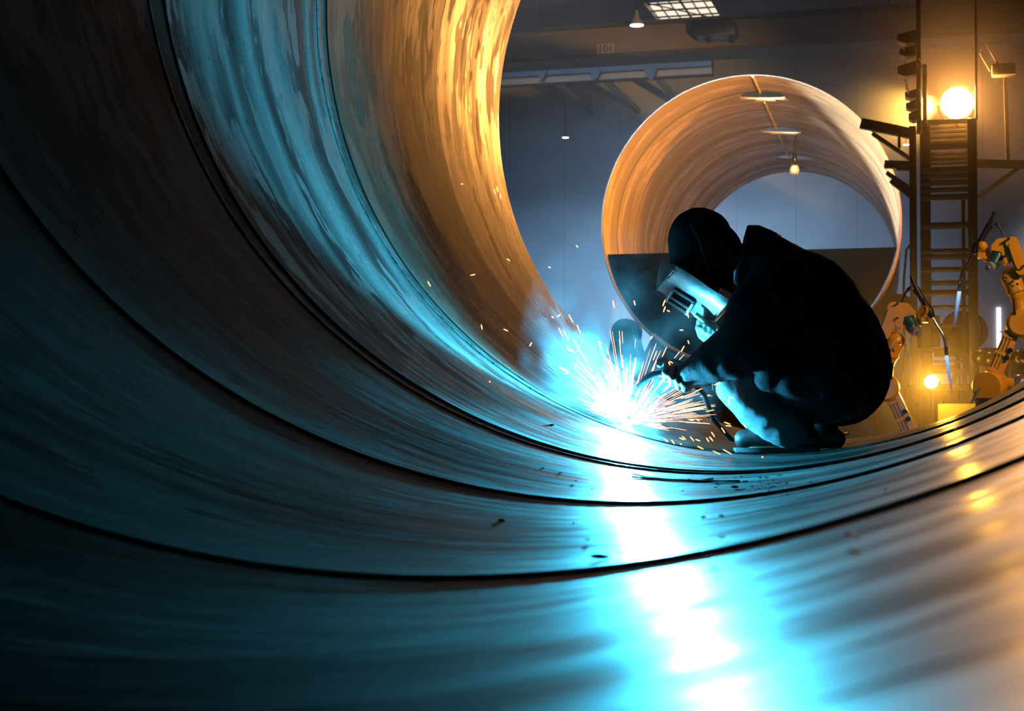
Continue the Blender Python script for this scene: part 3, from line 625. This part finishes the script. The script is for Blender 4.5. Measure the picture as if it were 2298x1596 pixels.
def hz2(m, nt, v):
    n = nt.nodes; l = nt.links; g = n.new('ShaderNodeTexGradient'); g.gradient_type = 'SPHERICAL'; tc = n.new('ShaderNodeTexCoord'); mp = n.new('ShaderNodeMapping'); mp.inputs['Scale'].default_value = (.66, .8, .6)
    l.new(tc.outputs['Object'], mp.inputs[0]); l.new(mp.outputs[0], g.inputs[0])
    p = n.new('ShaderNodeMath'); p.operation = 'POWER'; p.inputs[1].default_value = 2.0; l.new(g.outputs[1], p.inputs[0])
    q = n.new('ShaderNodeMath'); q.operation = 'MULTIPLY'; q.inputs[1].default_value = .13; l.new(p.outputs[0], q.inputs[0]); l.new(q.outputs[0], v.inputs['Density'])
    v.inputs['Color'].default_value = (1, .95, .9, 1)
lhm = volume('lamp_haze', hz2)
for (c_, r_c, lab) in ((FLOOD, (1.5, 1.25, 1.65), 'warm smoky haze glowing round the high flood lamp'), (LOW, (1.5, 1.25, 1.65), 'amber smoky haze glowing round the low work lamp')):
    tag(MB().sphere(c_, r_c, 20, 12).build('lamp_haze', lhm, at=c_, kind='stuff'), lab, 'haze')
# ================================================================ THE WELDER
YW = 5.41; SW = S(YW)
def B(u, v, d=0.0): return P(u, v, YW + d)
def r_(n): return n * SW
cloth = simple('dark_work_cloth', (0.010, 0.013, 0.018), 0.85, 0, 0.35, 35, 0.35, 0.2)
denim = simple('blue_grey_trouser_cloth', (0.20, 0.28, 0.31), 0.8, 0, 0.2, 60, 0.3, 0.3)
leather = simple('black_boot_leather', (0.02, 0.022, 0.025), 0.45, 0, 0.3, 30, 0.25)
sole_m = simple('dark_rubber_sole', (0.03, 0.03, 0.032), 0.7, 0, 0.2, 30, 0.2)
skin = simple('skin', (0.42, 0.24, 0.17), 0.5, 0, 0.1, 25, 0.1)
knit = simple('black_hood_cloth', (0.012, 0.013, 0.016), 0.9, 0, 0.3, 90, 0.4, 0.2)
glove_m = simple('dark_glove_leather', (0.03, 0.032, 0.036), 0.55, 0, 0.3, 45, 0.4)
glove_l = simple('pale_glove_leather', (0.30, 0.29, 0.24), 0.6, 0, 0.25, 45, 0.6)
inner_m = simple('blue_shirt_cloth', (0.10, 0.22, 0.32), 0.8, 0, 0.2, 40, 0.3)
FOOT = Vector((B(1760, 1020).x, YW, B(1760, 1022).z))
man = thing('person', FOOT, 'person in dark work clothes crouching at the pipe rim, welding behind a hand shield', 'person')
# body: one continuous surface (head with face, neck, torso, arms, legs)
b = MB()
b.sphere(B(1572, 545), (r_(62), r_(52), r_(66)), 24, 16)
b.caps([B(1575, 560), B(1592, 618), B(1600, 640)], [r_(50), r_(38), r_(22)])
b.caps([B(1540, 600), B(1532, 612)], [r_(12), r_(9)])                                             # nose
for dd in (-1, 1):
    b.sphere(B(1553, 586, dd * .032), r_(9), 10, 8); b.sphere(B(1606, 568, dd * r_(42)), (r_(12), r_(5), r_(17)), 10, 8)   # brow / ears
b.caps([B(1560, 630, -.02), B(1558, 632, .02)], r_(8))                                             # mouth
b.caps([B(1600, 570), B(1655, 590), B(1700, 620)], [r_(42), r_(38), r_(50)])
b.caps([B(1720, 640), B(1800, 700), B(1850, 780), B(1870, 850)], [r_(80), r_(92), r_(90), r_(86)], 20)
for dd in (-1, 1):
    b.caps([B(1715, 625), B(1735, 640, dd * .2)], [r_(50), r_(44)])
    kn, an = (B(1638, 852, -.16), B(1772, 962, -.13)) if dd < 0 else (B(1655, 862, .2), B(1800, 968, .15))
    b.caps([B(1865, 850, dd * .1), kn, an, an + Vector((.01, 0, -r_(30)))], [r_(64), r_(36), r_(26), r_(24)])
    b.caps([an + Vector((.0, 0, -r_(30))), an + Vector((-.12, 0, -r_(42)))], [r_(24), r_(18)])
EL, WR = B(1655, 790, -.24), B(1552, 842, -.22)
b.caps([B(1735, 640, -.2), EL, WR], [r_(44), r_(34), r_(20)])
ER, WRR = B(1668, 800, .16), B(1618, 752, .05)
b.caps([B(1735, 640, .2), ER, WRR], [r_(44), r_(34), r_(20)])
body = b.build('body', skin, man); remesh(body, .011, 5)
# trousers
b = MB()
b.caps([B(1880, 862, -.09), B(1880, 862, .09)], r_(84), 20)
b.caps([B(1870, 850, -.11), B(1750, 845, -.14), B(1640, 852, -.16)], [r_(78), r_(58), r_(44)])
b.caps([B(1640, 856, -.16), B(1700, 915, -.15), B(1760, 955, -.14), B(1778, 975, -.13)], [r_(44), r_(50), r_(50), r_(42)])
b.caps([B(1870, 850, .11), B(1755, 850, .16), B(1655, 862, .2)], [r_(78), r_(58), r_(44)])
b.caps([B(1655, 866, .2), B(1715, 915, .19), B(1795, 965, .15), B(1812, 978, .15)], [r_(44), r_(50), r_(50), r_(42)])
tr = b.build('trousers', denim, man); remesh(tr, .011, 4, .022, .09)
# jacket
b = MB()
b.caps([B(1700, 585), B(1735, 622), B(1800, 690), B(1850, 760), B(1880, 830), B(1872, 838)], [r_(50), r_(92), r_(126), r_(128), r_(119), r_(120)], 24)
for dd in (-1, 1):
    b.caps([B(1740, 630), B(1752, 650, dd * .17)], [r_(80), r_(74)], 18)
    b.caps([B(1850, 770, dd * .07), B(1872, 836, dd * .09)], [r_(112), r_(104)], 20)
b.caps([B(1752, 640, -.19), B(1700, 700, -.25), B(1668, 765, -.26), B(1640, 800, -.26)], [r_(70), r_(66), r_(60), r_(50)])
b.caps([B(1660, 778, -.25), B(1606, 812, -.24), B(1556, 838, -.225)], [r_(58), r_(48), r_(34)])
b.caps([B(1752, 640, .19), B(1710, 720, .19), B(1672, 790, .17)], [r_(70), r_(60), r_(50)])
b.caps([B(1675, 790, .17), B(1650, 775, .12), B(1622, 757, .06)], [r_(48), r_(42), r_(32)])
b.caps([B(1700, 770), B(1740, 800), B(1800, 830)], [r_(50), r_(70), r_(90)])
b.caps([B(1855, 850, -.13), B(1790, 850, -.15), B(1735, 838, -.17)], [r_(92), r_(74), r_(56)], 18)
jk = b.build('jacket', cloth, man); remesh(jk, .011, 4, .024, .11)
# stand-up collar
b = MB(); pl = [(1662, 560), (1676, 504), (1700, 504), (1744, 520), (1750, 600), (1680, 615)]
b.prism([B(u, v, -.075) for u, v in pl], (0, .15, 0)); col = b.build('collar', cloth, man); remesh(col, .006, 3, .008, .05)
# blue shirt edge showing at the neck
b = MB(); b.caps([B(1672, 588, -.09), B(1658, 612, -.12), B(1655, 632, -.135)], [r_(10), r_(12), r_(9)]); sh = b.build('shirt_collar', inner_m, man); remesh(sh, .005, 2, .006, .03)
# zip line and trouser pocket details
b = MB()
for k in range(18): t = k / 17; p = B(1612, 828, -.19).lerp(B(1684, 866, -.19), t) + Vector((0, 0, .012 * math.sin(PI * t))); b.box(p, (.003, .01, .007), Matrix.Rotation(.5, 3, 'Y'))
b.build('zip_teeth', simple('steel_zip', (0.6, 0.6, 0.6), 0.3, 1, 0, 10, 0), jk, smooth=False)
# hood with seam, hood skirt over the nape
b = MB()
b.sphere(B(1570, 535), (r_(74), r_(60), r_(70)), 28, 18)
b.caps([B(1556, 552), B(1562, 585), B(1580, 612)], [r_(58), r_(60), r_(50)], 20)
b.caps([B(1560, 545), B(1612, 560), B(1645, 585)], [r_(56), r_(56), r_(40)], 20)
b.caps([B(1602, 572), B(1650, 612), B(1690, 632)], [r_(50), r_(46), r_(46)], 18)
hd = b.build('hood', knit, man); remesh(hd, .008, 4, .010, .07)
sp_ = [B(1536, 486, -.03), B(1552, 505, -.083), B(1570, 540, -.10), B(1580, 575, -.10), B(1590, 605, -.085)]
MB().tube(sp_, r_(3), 8).build('hood_seam', simple('seam_tape', (0.03, 0.035, 0.04), 0.7), hd)
# boots
def boot(dx, dy, name):
    xx = B(1745 + dx, 1030, dy).x; zs = ZC - math.sqrt(RP * RP - xx * xx) - .012 * (dy > 0); lift = zs + .003 - B(1745 + dx, 1032, dy).z
    def Q(u, v, d=0.0): return B(u + dx, v, dy + d) + Vector((0, 0, lift * (1 if v > 975 else max(0, (v - 930) / 45))))
    b = MB()
    b.caps([Q(1668, 1002), Q(1700, 998), Q(1745, 1000), Q(1800, 1002), Q(1822, 1002)], [r_(21), r_(26), r_(27), r_(26), r_(22)])
    b.caps([Q(1712, 990), Q(1745, 975), Q(1780, 958), Q(1788, 940)], [r_(24), r_(36), r_(44), r_(42)])
    b.caps([Q(1690, 992), Q(1725, 985)], [r_(17), r_(22)])
    bo = b.build(name, leather, man); remesh(bo, .008, 3, .006, .05)
    s = MB(); pl = []
    for (u, w) in ((1645, 0), (1652, 22), (1680, 34), (1720, 34), (1760, 27), (1800, 29), (1830, 24), (1840, 0)): pl.append((u, w))
    zz = 1032; poly = [Q(u, zz, -w * SW) for u, w in pl] + [Q(u, zz, w * SW) for u, w in pl[::-1][1:-1]]
    s.prism(poly, Vector((0, 0, r_(10)))); s.build('sole', sole_m, bo)
    h = MB().prism([Q(u, 1033, -w * SW) for u, w in ((1795, 26), (1832, 24))] + [Q(u, 1033, w * SW) for u, w in ((1832, 24), (1795, 26))], Vector((0, 0, r_(10)))); h.build('heel', sole_m, bo)
    for k in range(4): MB().tube([Q(1722 + 12 * k, 966 - 8 * k, -r_(26)), Q(1716 + 12 * k, 958 - 8 * k, 0), Q(1722 + 12 * k, 966 - 8 * k, r_(26))], .004, 6).build('lace', leather, bo)
boot(0, -.13, 'boot'); boot(56, .15, 'boot')
# hands in gloves: palm, five bent fingers each
def hand(name, mat, palm, fingers, thumb, vox=.0035):
    b = MB(); b.caps(*palm, 14)
    for f in fingers: b.caps(f[0], f[1], 10)
    b.caps(thumb[0], thumb[1], 10)
    h = b.build(name, mat, man); remesh(h, vox, 2, .004, .02); return h
TY = -.20                                   # depth offset of the torch hand
def T(u, v, d=0.0): return B(u, v, TY + d)
fi = []
for k, (u, v, L_) in enumerate(((1498, 832, 1.0), (1512, 841, 1.06), (1527, 850, 1.0), (1541, 858, .85))):   # four fingers wrap down round the handle
    fi.append(([T(u + 10, v - 18, .035), T(u + 1, v - 17, -.02), T(u - 5, v + 4, -.042), T(u - 3, v + 19 * L_, -.018), T(u + 4, v + 19 * L_, .012)], [r_(9), r_(9), r_(8.5), r_(8), r_(7)]))
hl = hand('glove', glove_m, ([T(1552, 842, .0), T(1532, 838, .02), T(1510, 828, .025)], [r_(24), r_(22), r_(17)]), fi, ([T(1540, 828, .03), T(1515, 815, .02), T(1492, 812, -.005), T(1480, 818, -.015)], [r_(13), r_(11), r_(10), r_(8)]))
hl['label'] = 'dark glove gripping the torch'
MB().caps([T(1556, 842), T(1576, 836)], [r_(29), r_(33)], 20).build('glove_cuff', glove_m, hl)
def G(u, v, d=0.0): return B(u, v, d - .02)
fi = []
for k, (u, v) in enumerate(((1573, 716), (1584, 723), (1595, 730), (1604, 738))):
    fi.append(([G(u + 12, v + 14, .035), G(u + 6, v + 2, .0 - .012 * k), G(u - 2, v + 6, -.038), G(u - 3, v + 20, -.04), G(u + 4, v + 30, -.02)], [r_(8.5), r_(8.5), r_(9), r_(8.5), r_(7.5)]))
hr = hand('glove', glove_l, ([G(1608, 752, .02), G(1596, 748, .01), G(1588, 742, .02)], [r_(19), r_(18), r_(14)]), fi, ([G(1590, 765, -.01), G(1574, 752, -.03), G(1568, 736, -.035), G(1570, 726, -.03)], [r_(10), r_(9.5), r_(9), r_(7.5)]))
hr['label'] = 'pale leather glove holding the shield'
MB().caps([G(1612, 755), G(1628, 768)], [r_(22), r_(24)], 18).build('glove_cuff', glove_l, hr)
# ---------------------------------------------------------------- welding hand shield
alu = simple('scuffed_silver_shield', (0.42, 0.41, 0.40), 0.45, 0.6, 0.25, 30, 0.4)
teal_f = simple('grey_green_window_frame', (0.30, 0.36, 0.36), 0.4, 0.4)
shd = thing('welding_shield', B(1580, 740), 'scuffed silver hand-held welding shield with a small window, in front of the face', 'welding shield')
def M_(s, t, d): # s along the top edge (0..1), t down the face (0..1), d depth
    a = Vector((1520, 598)); bb = Vector((1636, 672)); c = Vector((1478, 650)); dv = c - a
    p = a + (bb - a) * s + dv * t; return (p.x, p.y, d)
def shp(s, t, bul=1.0):                     # curved sheet: bulges towards the camera side, its edges fold back
    u, v, _ = M_(s, t, 0); d = -.125 + .15 * t * t
    return u, v, d
def sheet(s0, s1, n, fn, th=.004):
    b = MB(); g = [[b.bm.verts.new(fn(s0 + (s1 - s0) * i / n, j / n)) for j in range(n + 1)] for i in range(n + 1)]
    for i in range(n):
        for j in range(n): b.bm.faces.new((g[i][j], g[i + 1][j], g[i + 1][j + 1], g[i][j + 1]))
    bmesh.ops.recalc_face_normals(b.bm, faces=b.bm.faces[:]); bmesh.ops.solidify(b.bm, geom=b.bm.faces[:], thickness=th); return b
def front(s, t):
    u, v, d = shp(s, t); e = .012 * math.sin(s * 23 + t * 9) * (1 if s < .06 else .2) * .3
    return B(u + 2.5 * math.sin(s * 7 + t * 5), v + 2 * math.sin(t * 6), d + e)
front_p = sheet(0, 1, 16, front).build('face_plate', alu, shd)
def side(s, t):                             # left cheek folded away from the camera
    u0, v0, d0 = shp(0, t); return B(u0 - 30 * s * (1 - t) - 2 * s - 4 * math.sin(t * PI) * s, v0 - 16 * s * (1 - t) + 2 * s, d0 + .2 * s)
sheet(0, 1, 10, side).build('cheek_plate', alu, shd)
def under(s, t):                            # lower fold running away below
    u0, v0, d0 = shp(s, 1); return B(u0 + 8 * t, v0 + 4 * t, d0 + .2 * t)
sheet(0, 1, 10, under).build('lower_fold', alu, shd)
def up_(s, t):
    u0, v0, d0 = shp(s, 0); return B(u0 + 10 * t, v0 - 10 * t, d0 + .02 * t)
def right_(s, t):
    u0, v0, d0 = shp(1, t); return B(u0 + 12 * s, v0 + 2 * s - 6 * s * t, d0 + .17 * s)
sheet(0, 1, 8, right_).build('rear_cheek', alu, shd)
# extend the face plate towards the lower corner by the hand
def low(s, t):
    a0 = front(.52 + .48 * s, 1); c1 = Vector((1560 + 45 * s, 712 + 8 * s)); return a0.lerp(B(c1.x, c1.y, .03), t)
sheet(0, 1, 8, low).build('chin_plate', alu, shd)
# window: frame with four bars and a dark glass
def Wn(s, t, d=-.125):
    d = d + .055 + .03 * t
    a = Vector((1513, 650)); e1 = Vector((45, 29)); e2 = Vector((-16, 25)); p = a + e1 * s + e2 * t; return B(p.x, p.y, d)
fr = MB()
for (a, b2) in (((0, 0), (1, 0)), ((1, 0), (1, 1)), ((1, 1), (0, 1)), ((0, 1), (0, 0)), ((0, .62), (1, .62))): fr.beam(Wn(*a), Wn(*b2), r_(6), .03, (0, 1, 0), .002)
wf = fr.build('window_frame', teal_f, shd)
MB().prism([Wn(.02, .02, -.118), Wn(.98, .02, -.118), Wn(.98, .98, -.118), Wn(.02, .98, -.118)], (0, .006, 0)).build('dark_glass', simple('dark_green_glass', (0.005, 0.03, 0.03), 0.08, 0, 0, 10, 0, 0.8), wf, smooth=False)
for s_, t_ in ((0, 0), (1, 0), (1, 1), (0, 1)): MB().sphere(Wn(s_, t_, -.14), r_(2.4), 8, 6).build('screw', chrome, wf)
for u, v in ((1633, 668), (1621, 690), (1609, 706)): MB().sphere(B(u, v, -.09 + .08 * (v - 668) / 40), r_(2.6), 8, 6).build('rivet', chrome, shd)
MB().tube([B(1561, 706, -.07), B(1572, 714, -.07), B(1600, 742, -.03)], r_(6), 12).build('wooden_handle', simple('yellow_wood', (0.5, 0.36, 0.12), 0.5), shd)
sp = MB()
for k in range(26):
    t = k / 25; u, v, d = shp(0, t); sp.sphere(B(u + random.uniform(-4, 5), v + random.uniform(-4, 4), d - .005), r_(random.uniform(1.5, 3.4)), 6, 5)
sp.build('spatter_crust', alu, front_p)
# ---------------------------------------------------------------- welding torch
tch = thing('welding_torch', T(1500, 845), 'black curved swan-neck welding torch pointing down into the bright arc', 'welding torch')
AP = ARC
np_ = [T(1487, 838), T(1468, 840), T(1450, 850), T(1436, 868), T(1427, 888)]; np_[-1] = np_[-1].lerp(P(1427, 888, 5.27), .7); np_[-2] = np_[-2].lerp(P(1436, 868, 5.27), .3)
MB().tube(np_, [r_(7.5), r_(8), r_(8.5), r_(9), r_(9)], 16).build('swan_neck', torch_black, tch)
tip = P(1413, 921, 5.25)
MB().tube([np_[-1], np_[-1].lerp(tip, .15), np_[-1].lerp(tip, .3), tip], [r_(9), r_(12.5), r_(11), r_(9)], 18).build('gas_nozzle', torch_black, tch)
MB().tube([T(1480, 838), T(1500, 840, .0), T(1530, 850, .0), T(1560, 866, .0)], [r_(8), r_(10.5), r_(11), r_(9)], 16).build('handle', torch_black, tch)
MB().tube([T(1556, 864, .0), T(1580, 885, .02), T(1600, 940, .1), T(1640, 985, .25), T(1700, 1000, .55), P(1800, 990, 6.3), P(1900, 975, 6.9)], r_(6), 12).build('torch_cable', torch_black, tch)
# ---------------------------------------------------------------- arc, sparks, bits on the floor
arcm = MB().sphere(ARC + arc_n * -.012, .017, 20, 14).build('welding_arc', glow('arc_core', (0.62, 0.93, 1.0), 400, False), at=ARC)
tag(arcm, 'blinding blue-white welding arc at the torch tip on the pipe floor', 'arc')
tag(MB().sphere(arc_surf, (.03, .012, .006), 16, 8).build('molten_weld', glow('molten_steel', (0.8, 0.95, 1.0), 60, False), at=arc_surf), 'small glowing molten weld spot right under the arc', 'weld spot')
spark_m = glow('orange_spark', (1.0, 0.36, 0.13), 3.2, False); hot_m = glow('white_hot_spark', (1.0, 0.62, 0.40), 5.0, False)
def spark_mesh(mat):
    b = MB(); b.lathe([(-.5, 0), (-.42, .75), (-.1, 1), (.3, .9), (.46, .55), (.5, 0)], (0, 0, 0), (0, 0, 1), 6); o = b.build('spark', mat); me = o.data; bpy.data.objects.remove(o); return me
me_o, me_h = spark_mesh(spark_m), spark_mesh(hot_m)
rs = random.Random(3)
GA, GB = 'sparks in the fan thrown up from the arc', 'stray embers flying clear of the arc'
def spark(a, b, rad, hot, grp, lab):
    o = bpy.data.objects.new('spark', me_h if hot else me_o); C.objects.link(o)
    d = b - a; x, y, z = frame_of(d)
    m = Matrix((x, y, z)).transposed().to_4x4() @ Matrix.Diagonal((rad, rad, d.length, 1)); m.translation = (a + b) / 2
    o.matrix_world = m; tag(o, lab, 'spark', grp); return o
c0 = Vector((1408, 948)); n_ = 0
while n_ < 205:
    if rs.random() < .5: ang = rs.gauss(-103, 27)
    else: ang = rs.gauss(-16, 19)
    if ang > 18 or ang < -168: continue
    up = ang < -55
    L1 = (rs.uniform(60, 215) if up else rs.uniform(60, 205)) * (1 - .15 * abs(ang + 100) / 70 if up else 1)
    if ang < -140: L1 *= .75
    if ang > 0: L1 = rs.uniform(60, 140)
    L0 = L1 - rs.uniform(14, 70) * (1.3 if L1 > 100 else .6)
    if L0 < 20: L0 = 20
    an = math.radians(ang); dv = Vector((math.cos(an), math.sin(an))); y0 = rs.uniform(-.02, .14)
    p0, p1 = c0 + dv * L0, c0 + dv * L1 + Vector((0, L1 * L1 / 9000 if not up else 0))
    a = P(p0.x, p0.y, arc_y + y0 * L0 / 200); b = P(p1.x, p1.y, arc_y + y0 * L1 / 200)
    if math.hypot(a.x, a.z - ZC) > RP - .012 or math.hypot(b.x, b.z - ZC) > RP - .012: continue
    spark(a, b, rs.uniform(.0007, .0013), rs.random() < .12 or L1 < 60, GA, 'thin orange-white spark in the fan of sparks flying off the arc'); n_ += 1
strays = [(963, 637, 60, 14), (1061, 617, 170, 12), (1141, 583, 30, 9), (1081, 734, 78, 12), (1135, 741, 25, 12), (1191, 773, 120, 10), (1295, 553, 50, 7), (1233, 600, 20, 6), (1254, 708, 150, 9), (1377, 683, 80, 18), (1424, 680, 75, 12), (1490, 680, 110, 16), (1491, 694, 110, 14), (1500, 698, 30, 8), (1543, 705, 75, 18), (1529, 741, 0, 9), (1462, 758, 120, 9), (1491, 790, 115, 26), (1470, 798, 112, 24), (1545, 768, 70, 9), (1532, 783, 120, 16), (1506, 813, 25, 10), (1502, 816, 60, 8), (1640, 893, 20, 11), (1636, 903, 80, 14), (1593, 922, -10, 20), (1632, 950, 20, 16), (1635, 956, 5, 14), (1623, 966, 55, 16), (1671, 956, 50, 14), (1596, 985, 50, 14), (1588, 987, 60, 12), (1600, 975, 55, 14), (1553, 985, 50, 14), (1566, 988, 20, 12), (1535, 983, 40, 12), (1530, 985, 25, 12), (1572, 1005, 25, 16), (1608, 1016, 25, 20), (1632, 1014, 28, 24), (1510, 992, 60, 12), (1528, 997, 10, 5), (1495, 989, 35, 12), (1552, 943, 5, 10), (1566, 943, 45, 9), (1240, 712, 30, 6), (1711, 1026, 60, 4), (1099, 857, 60, 4), (1037, 413, 0, 5), (1116, 425, 75, 14), (1110, 430, 75, 12), (1123, 440, 78, 14), (1258, 745, 65, 22), (1270, 752, 60, 26), (1292, 770, 62, 20), (1281, 715, 62, 22), (1299, 740, 70, 24), (1299, 782, 100, 14), (1284, 788, 35, 12), (1292, 820, 110, 9), (1275, 782, 60, 14), (1260, 827, 35, 16), (1270, 832, 40, 14), (1271, 838, 25, 6), (1346, 768, 40, 7), (1565, 877, -25, 26), (1620, 855, -28, 44)]
for (u, v, an, L_) in strays:
    yy = arc_y - .06; h = hit(u, v, AX1, (0, 1, 0), RP - .02)
    if h.y < yy + .1 and h.y > 0: yy = h.y - .05
    an = math.radians(an); dv = Vector((math.cos(an), math.sin(an))) * L_ / 2
    spark(P(u - dv.x, v - dv.y, yy), P(u + dv.x, v + dv.y, yy), .0022 if L_ < 20 else .0018, False, GB, 'short glowing orange ember flying clear of the spark fan')
# dense needle spray close round the arc, past counting
b = MB()
for k in range(300):
    an = math.radians(rs.uniform(-172, 12)); L1 = rs.uniform(20, 105) * (1 if an < -1 else .9); L0 = L1 * rs.uniform(.3, .75); y0 = rs.uniform(.05, .6)
    dv = Vector((math.cos(an), math.sin(an))); a = P(*(c0 + dv * L0), arc_y + y0 * L0 * .0015); e = P(*(c0 + dv * L1), arc_y + y0 * L1 * .0015)
    if math.hypot(a.x, a.z - ZC) > RP - .01 or math.hypot(e.x, e.z - ZC) > RP - .01: continue
    b.tube([a, a.lerp(e, .5), e], [.0003, .0007, .0002], 4)
tag(b.build('spark_spray', glow('pale_spark', (0.75, 0.95, 1.0), 4.0, False), smooth=False, kind='stuff'), 'dense pale spray of tiny sparks close around the arc', 'spark spray')
# loose wires and chips lying on the pipe floor
def onp(u, v, lift=.004): return hit(u, v, AX1, (0, 1, 0), RP - lift)
for lab, pts in (('long thin black wire offcut lying on the lit pipe floor', ((1418, 1070), (1470, 1074), (1530, 1078), (1590, 1080), (1660, 1079))),
                 ('thin wire offcut curving beside the longer one on the pipe floor', ((1417, 1063), (1450, 1070), (1500, 1076), (1570, 1079), (1600, 1074), (1582, 1078)))):
    pp = [onp(*q) for q in pts]; w = MB().tube(pp, .0022, 6).build('wire_offcut', black_steel, at=pp[0]); tag(w, lab, 'wire')
b = MB()
for k in range(60):
    u, v = (rs.gauss(1710, 70), rs.gauss(1085, 14)) if k < 40 else (rs.uniform(1050, 2000), rs.uniform(1040, 1300))
    p = onp(u, v, .003)
    if p.y > 5.2: continue
    b.sphere(p, (rs.uniform(.001, .006), rs.uniform(.001, .003), .0012), 6, 4)
tag(b.build('slag_crumbs', black_steel, kind='stuff'), 'scattered black slag crumbs on the lit pipe floor', 'slag')
for (u, v, s_) in ((1347, 1249, .012), (1649, 1093, .008), (1238, 954, .009), (1125, 1168, .006)):
    p = onp(u, v, .003); o = MB().sphere(p, (s_, s_ * .5, .003), 10, 6).build('slag_flake', black_steel, at=p)
    tag(o, {1347: 'black slag flake in front of the broad cyan floor area, left of the bright streak', 1649: 'black slag flake near the wire offcuts', 1238: 'dark flake on the blue slope left of the arc', 1125: 'small dark flake on the floor far left of the bright streak'}[u], 'slag')
# ---------------------------------------------------------------- camera
cd = bpy.data.cameras.new('camera'); cam = bpy.data.objects.new('camera', cd); C.objects.link(cam)
cd.sensor_width = 36; cd.sensor_fit = 'HORIZONTAL'; cd.lens = F / W0 * 36; cd.clip_start = 0.01; cd.clip_end = 200
R_, D_, B_ = [Vector((RM[0][k], RM[2][k], -RM[1][k])) for k in range(3)]
m = Matrix((R_, -D_, -B_)).transposed().to_4x4(); m.translation = CAM; cam.matrix_world = m
cd.dof.use_dof = True; cd.dof.focus_distance = 5.4; cd.dof.aperture_fstop = 8
sc = bpy.context.scene; sc.camera = cam
sc.view_settings.view_transform = 'Standard'; sc.view_settings.look = 'None'; sc.view_settings.gamma = 1; sc.view_settings.exposure = 0
w = bpy.data.worlds.new('world'); sc.world = w; w.use_nodes = True
w.node_tree.nodes['Background'].inputs[0].default_value = (0.5, 0.6, 0.8, 1); w.node_tree.nodes['Background'].inputs[1].default_value = 0.3
cy = sc.cycles; cy.use_denoising = True
try: cy.denoiser = 'OPENIMAGEDENOISE'
except Exception: pass
cy.max_bounces = 2; cy.diffuse_bounces = 1; cy.glossy_bounces = 2; cy.transmission_bounces = 2; cy.volume_bounces = 0; cy.transparent_max_bounces = 6
cy.caustics_reflective = False; cy.caustics_refractive = False; cy.sample_clamp_indirect = 3.0; cy.volume_step_rate = 3.0; cy.volume_max_steps = 32
cy.use_adaptive_sampling = True; cy.adaptive_threshold = 0.06; cy.adaptive_min_samples = 16
cy.use_light_tree = False
